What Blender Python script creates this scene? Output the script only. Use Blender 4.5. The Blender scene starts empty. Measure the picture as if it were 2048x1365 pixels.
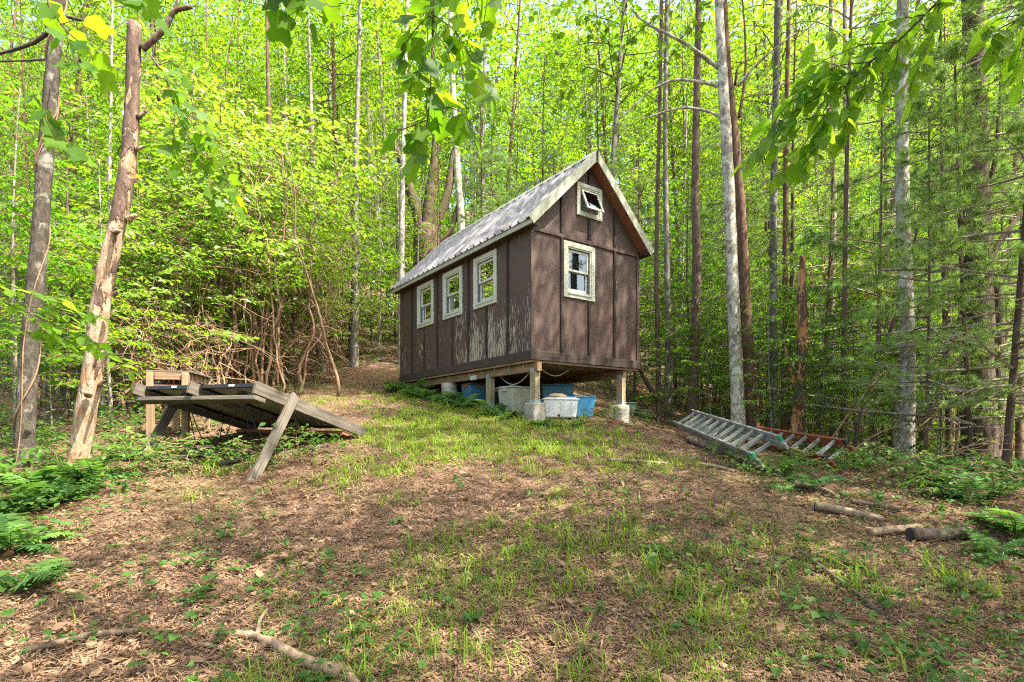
import bpy, math, random
import numpy as np
from mathutils import Vector, Matrix
R = math.radians
rng = np.random.default_rng(7)
random.seed(7)
scene = bpy.context.scene
COL = scene.collection

# ------------------------------------------------------------------ camera, sky, sun, exposure
cam_d = bpy.data.cameras.new('camera')
cam = bpy.data.objects.new('camera', cam_d)
COL.objects.link(cam)
cam.location = (0, 0, 0)                       # eye height is z = 0; the ground under the tripod is at -1.5
cam.rotation_euler = (R(90), 0, 0)
cam_d.sensor_width = 36
cam_d.lens = 36 * 1085 / 2048
cam_d.shift_y = 172.5 / 2048
cam_d.clip_start = 0.05
cam_d.clip_end = 600
scene.camera = cam

SUN_EL, SUN_AZ = R(60), math.atan2(0.90, -0.43)  # azimuth from +Y towards +X
world = bpy.data.worlds.new('World')
scene.world = world
world.use_nodes = True
wn = world.node_tree.nodes
wl = world.node_tree.links
wn.clear()
sky = wn.new('ShaderNodeTexSky')
sky.sky_type = 'NISHITA'
sky.sun_disc = False
sky.sun_elevation = SUN_EL
sky.sun_rotation = SUN_AZ
sky.air_density = 1.0
sky.dust_density = 4.0
sky.ozone_density = 0.6
bg = wn.new('ShaderNodeBackground')
bg.inputs['Strength'].default_value = 0.15
wo = wn.new('ShaderNodeOutputWorld')
wl.new(sky.outputs[0], bg.inputs[0])
wl.new(bg.outputs[0], wo.inputs[0])

sun_d = bpy.data.lights.new('sun', 'SUN')
sun_d.energy = 4.6
sun_d.angle = R(0.55)
sun_d.color = (1.0, 0.95, 0.86)
sun = bpy.data.objects.new('sun', sun_d)
COL.objects.link(sun)
sdir = Vector((math.sin(SUN_AZ) * math.cos(SUN_EL), math.cos(SUN_AZ) * math.cos(SUN_EL), math.sin(SUN_EL)))
sun.rotation_euler = sdir.to_track_quat('Z', 'Y').to_euler()
sun.location = (20, -10, 30)

vs = scene.view_settings
scene.display_settings.display_device = 'sRGB'
vs.view_transform = 'Standard'
vs.look = 'None'
vs.exposure = 2.3
vs.gamma = 1.0
vs.use_curve_mapping = False
cy = scene.cycles
cy.max_bounces = 7
cy.diffuse_bounces = 4
cy.glossy_bounces = 2
cy.transmission_bounces = 5
cy.transparent_max_bounces = 6
cy.caustics_reflective = False
cy.caustics_refractive = False
cy.sample_clamp_indirect = 3.0
cy.use_denoising = False
scene.cycles.filter_width = 1.2
cy.use_adaptive_sampling = True
cy.adaptive_threshold = 0.006

# ------------------------------------------------------------------ materials
def ramp(nt, fac, stops, interp='LINEAR'):
    n = nt.nodes.new('ShaderNodeValToRGB')
    n.color_ramp.interpolation = interp
    el = n.color_ramp.elements
    while len(el) < len(stops):
        el.new(0.5)
    for e, (p, c) in zip(el, stops):
        e.position = p
        e.color = (c[0], c[1], c[2], 1) if not isinstance(c, (int, float)) else (c, c, c, 1)
    nt.links.new(fac, n.inputs[0])
    return n.outputs[0]

def noise(nt, vec, scale, detail=4, rough=0.55, dist=0.0):
    n = nt.nodes.new('ShaderNodeTexNoise')
    n.inputs['Scale'].default_value = scale
    n.inputs['Detail'].default_value = detail
    n.inputs['Roughness'].default_value = rough
    n.inputs['Distortion'].default_value = dist
    if vec is not None:
        nt.links.new(vec, n.inputs['Vector'])
    return n.outputs['Fac']

def mapping(nt, scale=(1, 1, 1), coord='Object'):
    tc = nt.nodes.new('ShaderNodeTexCoord')
    m = nt.nodes.new('ShaderNodeMapping')
    m.inputs['Scale'].default_value = scale
    nt.links.new(tc.outputs[coord], m.inputs['Vector'])
    return m.outputs[0]

def mixc(nt, fac, a, b, blend='MIX'):
    n = nt.nodes.new('ShaderNodeMix')
    n.data_type = 'RGBA'
    n.blend_type = blend
    for sock, val in ((n.inputs[0], fac), (n.inputs[6], a), (n.inputs[7], b)):
        if hasattr(val, 'is_linked'):
            nt.links.new(val, sock)
        elif isinstance(val, (int, float)):
            sock.default_value = val
        else:
            sock.default_value = (val[0], val[1], val[2], 1)
    return n.outputs[2]

def mth(nt, op, a, b=0.0, clamp=False):
    n = nt.nodes.new('ShaderNodeMath')
    n.operation = op
    n.use_clamp = clamp
    for sock, val in ((n.inputs[0], a), (n.inputs[1], b)):
        if hasattr(val, 'is_linked'):
            nt.links.new(val, sock)
        else:
            sock.default_value = val
    return n.outputs[0]

def new_mat(name):
    m = bpy.data.materials.new(name)
    m.use_nodes = True
    nt = m.node_tree
    b = nt.nodes['Principled BSDF']
    return m, nt, b

def setc(nt, b, col, rough=0.7, spec=0.3, metal=0.0):
    if hasattr(col, 'is_linked'):
        nt.links.new(col, b.inputs['Base Color'])
    else:
        b.inputs['Base Color'].default_value = (col[0], col[1], col[2], 1)
    if hasattr(rough, 'is_linked'):
        nt.links.new(rough, b.inputs['Roughness'])
    else:
        b.inputs['Roughness'].default_value = rough
    b.inputs['Specular IOR Level'].default_value = spec
    b.inputs['Metallic'].default_value = metal

def bump(nt, b, h, strength=0.4, dist=0.01):
    n = nt.nodes.new('ShaderNodeBump')
    n.inputs['Strength'].default_value = strength
    n.inputs['Distance'].default_value = dist
    nt.links.new(h, n.inputs['Height'])
    nt.links.new(n.outputs[0], b.inputs['Normal'])

def leaf_mat(name, dark, light, tdark, tlight, trans=0.5, rough=0.5, spec=0.16):
    m, nt, b = new_mat(name)
    g = nt.nodes.new('ShaderNodeNewGeometry')
    oi = nt.nodes.new('ShaderNodeObjectInfo')
    r = mth(nt, 'MULTIPLY_ADD', g.outputs['Random Per Island'], 0.42)
    r.node.inputs[2].default_value = 0.0
    r2 = mth(nt, 'MULTIPLY', oi.outputs['Random'], 0.55)
    f = mth(nt, 'ADD', r, r2, True)
    c = mixc(nt, f, dark, light)
    tcx = mixc(nt, f, tdark, tlight)
    tint = ramp(nt, mth(nt, 'FRACT', mth(nt, 'MULTIPLY', oi.outputs['Random'], 7.31)), [(0.0, (0.62, 0.72, 0.8)), (0.5, (1.0, 1.0, 1.0)), (1.0, (1.18, 1.1, 0.9))])
    c = mixc(nt, 1.0, c, tint, 'MULTIPLY')
    tcx = mixc(nt, 1.0, tcx, tint, 'MULTIPLY')
    setc(nt, b, c, rough, spec)
    t = nt.nodes.new('ShaderNodeBsdfTranslucent')
    nt.links.new(tcx, t.inputs[0])
    mx = nt.nodes.new('ShaderNodeMixShader')
    mx.inputs[0].default_value = trans
    nt.links.new(b.outputs[0], mx.inputs[1])
    nt.links.new(t.outputs[0], mx.inputs[2])
    out = nt.nodes['Material Output']
    nt.links.new(mx.outputs[0], out.inputs[0])
    return m

def wood_mat(name, a, b_, c_, axis='z', rough=0.75, grain=1.0, spots=0.0):
    m, nt, b = new_mat(name)
    s = {'z': (26, 26, 1.4), 'x': (1.4, 26, 26), 'y': (26, 1.4, 26)}[axis]
    v = mapping(nt, tuple(k * grain for k in s))
    n1 = noise(nt, v, 1.6, 6, 0.6, 0.4)
    n2 = noise(nt, mapping(nt, (1, 1, 1)), 3.0, 4, 0.6)
    col = ramp(nt, n1, [(0.28, a), (0.5, b_), (0.72, c_)])
    col = mixc(nt, ramp(nt, n2, [(0.35, 0.0), (0.75, 0.55)]), col, a)
    setc(nt, b, col, rough, 0.25)
    bump(nt, b, n1, 0.35, 0.004)
    return m

def bark_mat(name, dark, mid, light, lichen=None, lich_amt=0.5, vscale=1.0, bstr=0.8):
    m, nt, b = new_mat(name)
    v = mapping(nt, (9, 9, 2.6 * vscale))
    n1 = noise(nt, v, 2.4, 7, 0.68, 0.6)
    n2 = noise(nt, mapping(nt, (1, 1, 1)), 2.2, 4, 0.6)
    col = ramp(nt, n1, [(0.3, dark), (0.5, mid), (0.72, light)])
    if lichen:
        n3 = noise(nt, mapping(nt, (1, 1, 0.8)), 7.0, 5, 0.65, 0.8)
        k = ramp(nt, n3, [(0.62 - 0.2 * lich_amt, 0.0), (0.70 - 0.2 * lich_amt, 0.85)])
        col = mixc(nt, k, col, lichen)
    oi = nt.nodes.new('ShaderNodeObjectInfo')
    sc = ramp(nt, oi.outputs['Random'], [(0.0, (0.72, 0.70, 0.68)), (1.0, (1.25, 1.2, 1.12))])
    col = mixc(nt, 1.0, col, sc, 'MULTIPLY')
    col = mixc(nt, ramp(nt, n2, [(0.4, 0.0), (0.8, 0.4)]), col, dark)
    setc(nt, b, col, 0.9, 0.12)
    bump(nt, b, n1, bstr, 0.02)
    return m

M = {}
M['leaf_maple'] = leaf_mat('leaf maple', (0.034, 0.092, 0.007), (0.105, 0.18, 0.012), (0.125, 0.32, 0.006), (0.37, 0.53, 0.018), 0.48)
M['leaf_beech'] = leaf_mat('leaf beech', (0.030, 0.092, 0.010), (0.09, 0.17, 0.016), (0.10, 0.33, 0.008), (0.28, 0.53, 0.016), 0.48)
M['leaf_laurel'] = leaf_mat('leaf laurel', (0.08, 0.155, 0.018), (0.24, 0.32, 0.055), (0.17, 0.38, 0.012), (0.40, 0.60, 0.035), 0.42, 0.4, 0.35)
M['leaf_tulip'] = leaf_mat('leaf tulip poplar', (0.045, 0.11, 0.010), (0.11, 0.19, 0.016), (0.13, 0.34, 0.006), (0.36, 0.58, 0.015), 0.55)
M['leaf_fore'] = leaf_mat('leaf near beech', (0.06, 0.13, 0.014), (0.13, 0.22, 0.025), (0.26, 0.52, 0.015), (0.46, 0.72, 0.03), 0.62)
M['leaf_ground'] = leaf_mat('leaf seedling', (0.04, 0.10, 0.016), (0.115, 0.20, 0.036), (0.09, 0.23, 0.016), (0.24, 0.38, 0.04), 0.38)
M['leaf_fern'] = leaf_mat('leaf fern', (0.05, 0.125, 0.03), (0.12, 0.23, 0.05), (0.12, 0.28, 0.03), (0.22, 0.42, 0.06), 0.38)
M['grass'] = leaf_mat('grass blades', (0.075, 0.155, 0.015), (0.23, 0.29, 0.045), (0.16, 0.34, 0.015), (0.38, 0.52, 0.045), 0.4)
M['needle'] = leaf_mat('pine needles', (0.12, 0.205, 0.05), (0.28, 0.38, 0.11), (0.22, 0.42, 0.045), (0.42, 0.60, 0.10), 0.45)
M['dry_leaf'] = leaf_mat('dry leaves', (0.032, 0.017, 0.010), (0.37, 0.235, 0.145), (0.10, 0.05, 0.02), (0.25, 0.15, 0.07), 0.15, 0.7, 0.2)
M['straw'] = leaf_mat('dry straw', (0.06, 0.029, 0.015), (0.42, 0.265, 0.155), (0.1, 0.05, 0.02), (0.2, 0.12, 0.06), 0.1, 0.7, 0.2)
M['red_leaf'] = leaf_mat('dead orange needles', (0.22, 0.07, 0.015), (0.40, 0.16, 0.03), (0.3, 0.1, 0.02), (0.4, 0.2, 0.03), 0.3)

M['bark_grey'] = bark_mat('bark grey', (0.075, 0.065, 0.05), (0.17, 0.15, 0.115), (0.28, 0.25, 0.20), (0.40, 0.39, 0.33), 0.45)
M['bark_pale'] = bark_mat('bark pale lichen', (0.10, 0.088, 0.07), (0.24, 0.215, 0.17), (0.38, 0.35, 0.29), (0.52, 0.50, 0.43), 0.75)
M['bark_dim'] = bark_mat('bark dim grey', (0.030, 0.026, 0.02), (0.085, 0.072, 0.055), (0.155, 0.138, 0.108), (0.27, 0.255, 0.21), 0.25, 1.6, 1.0)
M['bark_brown'] = bark_mat('bark brown', (0.05, 0.034, 0.025), (0.12, 0.082, 0.058), (0.20, 0.145, 0.105), (0.26, 0.24, 0.19), 0.1)
M['bark_red'] = bark_mat('bark reddish', (0.06, 0.034, 0.024), (0.15, 0.09, 0.06), (0.25, 0.16, 0.11), None)
M['twig'] = bark_mat('twig brown', (0.11, 0.065, 0.04), (0.24, 0.155, 0.095), (0.36, 0.26, 0.17), None)
M['twig_dark'] = bark_mat('twig dark', (0.05, 0.035, 0.025), (0.11, 0.08, 0.055), (0.18, 0.14, 0.10), None)
M['twig_pale'] = bark_mat('twig pale', (0.16, 0.13, 0.10), (0.30, 0.25, 0.20), (0.42, 0.37, 0.30), None)

def furrow_mat():
    m, nt, b = new_mat('bark deeply furrowed')
    n1 = noise(nt, mapping(nt, (17, 17, 1.5)), 1.6, 7, 0.7, 1.0)
    n2 = noise(nt, mapping(nt, (4, 4, 2)), 2.0, 5, 0.65)
    col = ramp(nt, n1, [(0.36, (0.018, 0.013, 0.010)), (0.46, (0.085, 0.058, 0.042)), (0.6, (0.165, 0.12, 0.088)), (0.75, (0.26, 0.205, 0.16))])
    col = mixc(nt, ramp(nt, n2, [(0.5, 0.0), (0.7, 0.5)]), col, (0.17, 0.16, 0.12))
    setc(nt, b, col, 0.92, 0.1)
    bump(nt, b, n1, 1.0, 0.06)
    return m
M['bark_furrow'] = furrow_mat()
def snag_mat():
    m, nt, b = new_mat('snag wood and bark')
    v = mapping(nt, (11, 11, 3.2))
    n1 = noise(nt, v, 2.2, 7, 0.65, 0.5)
    wood = ramp(nt, n1, [(0.28, (0.16, 0.085, 0.042)), (0.46, (0.29, 0.185, 0.11)), (0.6, (0.37, 0.29, 0.21)), (0.75, (0.27, 0.23, 0.18))])
    bark = ramp(nt, n1, [(0.3, (0.045, 0.03, 0.022)), (0.55, (0.13, 0.085, 0.06)), (0.75, (0.24, 0.16, 0.115))])
    n2 = noise(nt, mapping(nt, (4.5, 4.5, 1.7)), 1.5, 5, 0.62, 0.7)
    tc = nt.nodes.new('ShaderNodeTexCoord')
    sp = nt.nodes.new('ShaderNodeSeparateXYZ')
    nt.links.new(tc.outputs['Object'], sp.inputs[0])
    z = mth(nt, 'MULTIPLY_ADD', sp.outputs[2], 0.058)      # bark survives towards the top
    z.node.inputs[2].default_value = -0.10
    k = mth(nt, 'ADD', n2, z)
    k = ramp(nt, k, [(0.53, 0.0), (0.57, 1.0)])
    n4 = noise(nt, mapping(nt, (3, 3, 1.2)), 2.0, 3, 0.5)
    wood = mixc(nt, ramp(nt, n4, [(0.5, 0.0), (0.68, 0.7)]), wood, (0.32, 0.15, 0.06))
    setc(nt, b, mixc(nt, k, wood, bark), 0.85, 0.15)
    h = mth(nt, 'ADD', n1, mth(nt, 'MULTIPLY', k, 1.2))
    bump(nt, b, h, 0.8, 0.025)
    return m
M['snag'] = snag_mat()
def snag2_mat():
    m, nt, b = new_mat('rotten orange snag')
    v = mapping(nt, (12, 12, 2))
    n1 = noise(nt, v, 2.2, 7, 0.65, 0.5)
    wood = ramp(nt, n1, [(0.3, (0.20, 0.07, 0.03)), (0.5, (0.40, 0.18, 0.07)), (0.7, (0.5, 0.33, 0.2))])
    bark = ramp(nt, n1, [(0.3, (0.04, 0.028, 0.022)), (0.6, (0.13, 0.085, 0.06))])
    n2 = noise(nt, mapping(nt, (4, 4, 1.4)), 1.6, 4, 0.6, 0.5)
    k = ramp(nt, n2, [(0.46, 0.0), (0.5, 1.0)])
    setc(nt, b, mixc(nt, k, wood, bark), 0.9, 0.1)
    bump(nt, b, mth(nt, 'ADD', n1, k), 0.8, 0.02)
    return m
M['snag_orange'] = snag2_mat()

def ground_mat():
    m, nt, b = new_mat('forest floor litter')
    v = mapping(nt)
    n1 = noise(nt, v, 34, 8, 0.72, 0.6)
    n2 = noise(nt, v, 3.2, 5, 0.65)
    n3 = noise(nt, v, 0.55, 4, 0.6)
    col = ramp(nt, n1, [(0.30, (0.035, 0.021, 0.013)), (0.44, (0.105, 0.062, 0.037)), (0.56, (0.205, 0.128, 0.078)), (0.70, (0.34, 0.23, 0.145))])
    col = mixc(nt, ramp(nt, n2, [(0.4, 0.0), (0.62, 0.6)]), col, (0.095, 0.055, 0.036))
    gm = ramp(nt, mth(nt, 'ADD', n3, mth(nt, 'MULTIPLY', n2, 0.35)), [(0.66, 0.0), (0.80, 0.42)])
    col = mixc(nt, gm, col, (0.11, 0.115, 0.03))
    setc(nt, b, col, 0.95, 0.1)
    bump(nt, b, n1, 1.0, 0.03)
    return m
M['ground'] = ground_mat()

def siding_mat(name, peel):
    m, nt, b = new_mat(name)
    v = mapping(nt, (60, 60, 2.2))
    n1 = noise(nt, v, 1.5, 7, 0.65, 0.3)
    col = ramp(nt, n1, [(0.3, (0.046, 0.028, 0.021)), (0.5, (0.076, 0.048, 0.037)), (0.72, (0.112, 0.076, 0.060))])
    n2 = noise(nt, mapping(nt), 1.3, 4, 0.6)
    col = mixc(nt, ramp(nt, n2, [(0.4, 0.0), (0.75, 0.45)]), col, (0.12, 0.068, 0.045))
    tc = nt.nodes.new('ShaderNodeTexCoord')
    sp = nt.nodes.new('ShaderNodeSeparateXYZ')
    nt.links.new(tc.outputs['Object'], sp.inputs[0])
    # paint has flaked off the lower boards, most by the near corner
    low = ramp(nt, mth(nt, 'MULTIPLY_ADD', sp.outputs[2], -0.62), [(0.0, 0.0), (0.5, 1.0)])
    low.node.inputs[0].links[0].from_node.inputs[2].default_value = 1.55
    near = ramp(nt, mth(nt, 'MULTIPLY', sp.outputs[1], 0.2), [(0.0, 1.0), (0.35, 0.75), (0.55, 0.32), (1.0, 0.40)])
    n3 = noise(nt, mapping(nt, (21, 21, 3.2)), 1.7, 6, 0.62, 0.4)
    n4 = noise(nt, mapping(nt, (1.6, 1.6, 0.9)), 1.2, 3, 0.5)
    k = mth(nt, 'MULTIPLY', mth(nt, 'MULTIPLY', low, near), 0.19 * peel)
    k = mth(nt, 'ADD', mth(nt, 'ADD', n3, k), mth(nt, 'MULTIPLY_ADD', n4, 0.5))
    k.node.inputs[1].links[0].from_node.inputs[2].default_value = -0.25
    n5 = noise(nt, mapping(nt, (55, 55, 12)), 1.0, 4, 0.6)
    k = mth(nt, 'ADD', k, mth(nt, 'MULTIPLY_ADD', n5, 0.16))
    k.node.inputs[1].links[0].from_node.inputs[2].default_value = -0.08
    k = ramp(nt, k, [(0.676, 0.0), (0.700, 1.0)])
    bare = ramp(nt, n1, [(0.3, (0.20, 0.17, 0.12)), (0.7, (0.44, 0.39, 0.28))])
    setc(nt, b, mixc(nt, k, col, bare), 0.62, 0.3)
    bump(nt, b, mth(nt, 'SUBTRACT', n1, mth(nt, 'MULTIPLY', k, 0.5)), 0.35, 0.003)
    return m
M['siding'] = siding_mat('brown stained siding, flaking', 1.0)
M['batten'] = wood_mat('stained batten darkened for shade', (0.022, 0.015, 0.012), (0.042, 0.029, 0.023), (0.075, 0.055, 0.044), 'z')  # battens darker than the siding, deepened to stand in for weak shade beside them
M['siding_front'] = siding_mat('brown stained siding', -0.75)

def paint_mat(name, col, dirt, amt=0.5, rough=0.5, sc=4.0):
    m, nt, b = new_mat(name)
    n1 = noise(nt, mapping(nt), sc, 6, 0.65, 0.4)
    n2 = noise(nt, mapping(nt, (1, 1, 0.2)), sc * 9, 4, 0.6)
    k = ramp(nt, mth(nt, 'ADD', mth(nt, 'MULTIPLY', n1, 0.7), mth(nt, 'MULTIPLY', n2, 0.3)), [(0.42, 0.0), (0.66, amt)])
    setc(nt, b, mixc(nt, k, col, dirt), rough, 0.35)
    bump(nt, b, n2, 0.08, 0.002)
    return m
M['trim'] = paint_mat('cream trim paint', (0.50, 0.50, 0.38), (0.33, 0.32, 0.22), 0.5)
M['rake'] = paint_mat('olive cream metal trim', (0.40, 0.39, 0.28), (0.26, 0.24, 0.15), 0.6, 0.42)
M['sash'] = paint_mat('sash vinyl', (0.56, 0.56, 0.47), (0.40, 0.39, 0.30), 0.4, 0.45)
M['dark_track'] = paint_mat('dark window track', (0.14, 0.14, 0.13), (0.08, 0.08, 0.07), 0.5)
M['band'] = wood_mat('brown skirt board', (0.032, 0.022, 0.017), (0.060, 0.042, 0.033), (0.095, 0.070, 0.055), 'x')
M['lumber'] = wood_mat('weathered framing lumber', (0.13, 0.075, 0.038), (0.26, 0.165, 0.085), (0.36, 0.25, 0.14), 'y')
M['lumber_x'] = wood_mat('framing lumber crosswise', (0.12, 0.07, 0.036), (0.23, 0.145, 0.08), (0.33, 0.22, 0.125), 'x')
M['post'] = wood_mat('treated post', (0.17, 0.125, 0.065), (0.32, 0.25, 0.14), (0.42, 0.34, 0.21), 'z')
M['grey_wood'] = wood_mat('grey weathered board', (0.045, 0.038, 0.028), (0.115, 0.098, 0.072), (0.20, 0.17, 0.125), 'x', 0.85)
M['tan_wood'] = wood_mat('tan board', (0.25, 0.16, 0.08), (0.40, 0.28, 0.16), (0.52, 0.40, 0.26), 'z')
M['tan_board'] = wood_mat('tan board lengthwise', (0.16, 0.10, 0.05), (0.28, 0.20, 0.11), (0.40, 0.30, 0.19), 'x')
M['red_wood'] = wood_mat('red brown board', (0.13, 0.05, 0.028), (0.24, 0.10, 0.055), (0.32, 0.15, 0.085), 'x')
M['interior'] = paint_mat('plywood interior', (0.30, 0.22, 0.14), (0.2, 0.14, 0.08), 0.5)
def roof_mat():
    m, nt, b = new_mat('weathered metal roofing')
    v = mapping(nt, (1, 1.0, 1))
    n1 = noise(nt, v, 5.0, 7, 0.72, 0.6)
    n2 = noise(nt, mapping(nt, (0.9, 14, 0.9)), 2.2, 6, 0.7)
    k = mth(nt, 'ADD', mth(nt, 'MULTIPLY', n1, 0.75), mth(nt, 'MULTIPLY', n2, 0.25))
    col = ramp(nt, k, [(0.32, (0.10, 0.09, 0.078)), (0.42, (0.18, 0.172, 0.165)), (0.56, (0.24, 0.234, 0.236)), (0.7, (0.28, 0.275, 0.28))])
    setc(nt, b, col, 0.6, 0.2, 0.0)
    return m
M['roof'] = roof_mat()
def glass_mat():
    m, nt, b = new_mat('window glass')
    nt.nodes.remove(b)
    g = nt.nodes.new('ShaderNodeBsdfGlossy')
    g.inputs['Roughness'].default_value = 0.02
    g.inputs['Color'].default_value = (0.9, 0.95, 0.92, 1)
    t = nt.nodes.new('ShaderNodeBsdfTransparent')
    t.inputs['Color'].default_value = (0.55, 0.6, 0.56, 1)
    f = nt.nodes.new('ShaderNodeFresnel')
    f.inputs['IOR'].default_value = 1.6
    k = mth(nt, 'MULTIPLY_ADD', f.outputs[0], 0.9, True)
    k.node.inputs[2].default_value = 0.05
    mx = nt.nodes.new('ShaderNodeMixShader')
    nt.links.new(k, mx.inputs[0])
    nt.links.new(t.outputs[0], mx.inputs[1])
    nt.links.new(g.outputs[0], mx.inputs[2])
    nt.links.new(mx.outputs[0], nt.nodes['Material Output'].inputs[0])
    return m
M['glass'] = glass_mat()
def concrete_mat():
    m, nt, b = new_mat('mossy concrete')
    n1 = noise(nt, mapping(nt), 9, 7, 0.7)
    n2 = noise(nt, mapping(nt), 2.5, 4, 0.6)
    col = ramp(nt, n1, [(0.3, (0.16, 0.14, 0.10)), (0.5, (0.32, 0.29, 0.23)), (0.7, (0.46, 0.42, 0.34))])
    col = mixc(nt, ramp(nt, n2, [(0.45, 0.0), (0.65, 0.55)]), col, (0.20, 0.20, 0.10))
    setc(nt, b, col, 0.9, 0.2)
    bump(nt, b, n1, 0.7, 0.02)
    return m
M['concrete'] = concrete_mat()
def plain(name, col, rough=0.5, dirt=None, amt=0.45, metal=0.0, spec=0.4):
    m, nt, b = new_mat(name)
    n1 = noise(nt, mapping(nt), 6.0, 6, 0.65, 0.3)
    d = dirt or tuple(c * 0.55 + 0.02 for c in col)
    k = ramp(nt, n1, [(0.42, 0.0), (0.7, amt)])
    setc(nt, b, mixc(nt, k, col, d), rough, spec, metal)
    return m
M['bin_grey'] = plain('grey olive plastic', (0.30, 0.29, 0.21), 0.5, (0.2, 0.19, 0.13))
M['bin_clear'] = plain('cloudy plastic', (0.50, 0.50, 0.47), 0.35, (0.36, 0.34, 0.28))
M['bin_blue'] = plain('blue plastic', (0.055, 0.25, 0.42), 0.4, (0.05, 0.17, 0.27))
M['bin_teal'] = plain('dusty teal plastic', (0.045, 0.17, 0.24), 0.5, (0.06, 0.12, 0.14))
M['red_plastic'] = plain('red plastic', (0.36, 0.03, 0.025), 0.45)
M['green_plastic'] = plain('green plastic', (0.11, 0.17, 0.055), 0.5)
M['pale_green'] = plain('pale green plastic', (0.22, 0.30, 0.16), 0.5)
M['brown_cloth'] = plain('brown canvas', (0.16, 0.12, 0.075), 0.9)
M['aluminium'] = plain('dull aluminium', (0.34, 0.335, 0.31), 0.5, (0.19, 0.185, 0.145), 0.8, 0.3)
M['orange'] = plain('orange fibreglass', (0.30, 0.075, 0.03), 0.6, (0.18, 0.08, 0.04), 0.75)
M['green_cap'] = plain('green plastic cap', (0.02, 0.22, 0.11), 0.4)
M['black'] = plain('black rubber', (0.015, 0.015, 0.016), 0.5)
M['panel_frame'] = plain('black anodised frame', (0.02, 0.022, 0.026), 0.35, (0.05, 0.05, 0.05), 0.5, 0.4)
M['backsheet'] = plain('pale panel backsheet', (0.40, 0.39, 0.35), 0.6, (0.26, 0.25, 0.2), 0.5)
M['cells'] = plain('dark solar cells', (0.012, 0.016, 0.035), 0.12)
M['sticker'] = plain('white sticker', (0.7, 0.7, 0.66), 0.5)
M['galv'] = plain('galvanised bracket', (0.36, 0.42, 0.40), 0.45, (0.22, 0.3, 0.28), 0.5, 0.5)
M['log'] = bark_mat('log bark', (0.06, 0.042, 0.03), (0.15, 0.11, 0.078), (0.27, 0.21, 0.15), (0.20, 0.22, 0.10), 0.25)
M['log_pale'] = bark_mat('bare pale stick wood', (0.10, 0.068, 0.042), (0.22, 0.16, 0.105), (0.34, 0.265, 0.185), None)
M['log_end'] = wood_mat('dark cut log end', (0.02, 0.017, 0.014), (0.045, 0.036, 0.03), (0.08, 0.06, 0.05), 'z')
M['cable'] = plain('yellow cable', (0.40, 0.30, 0.10), 0.5)

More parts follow.
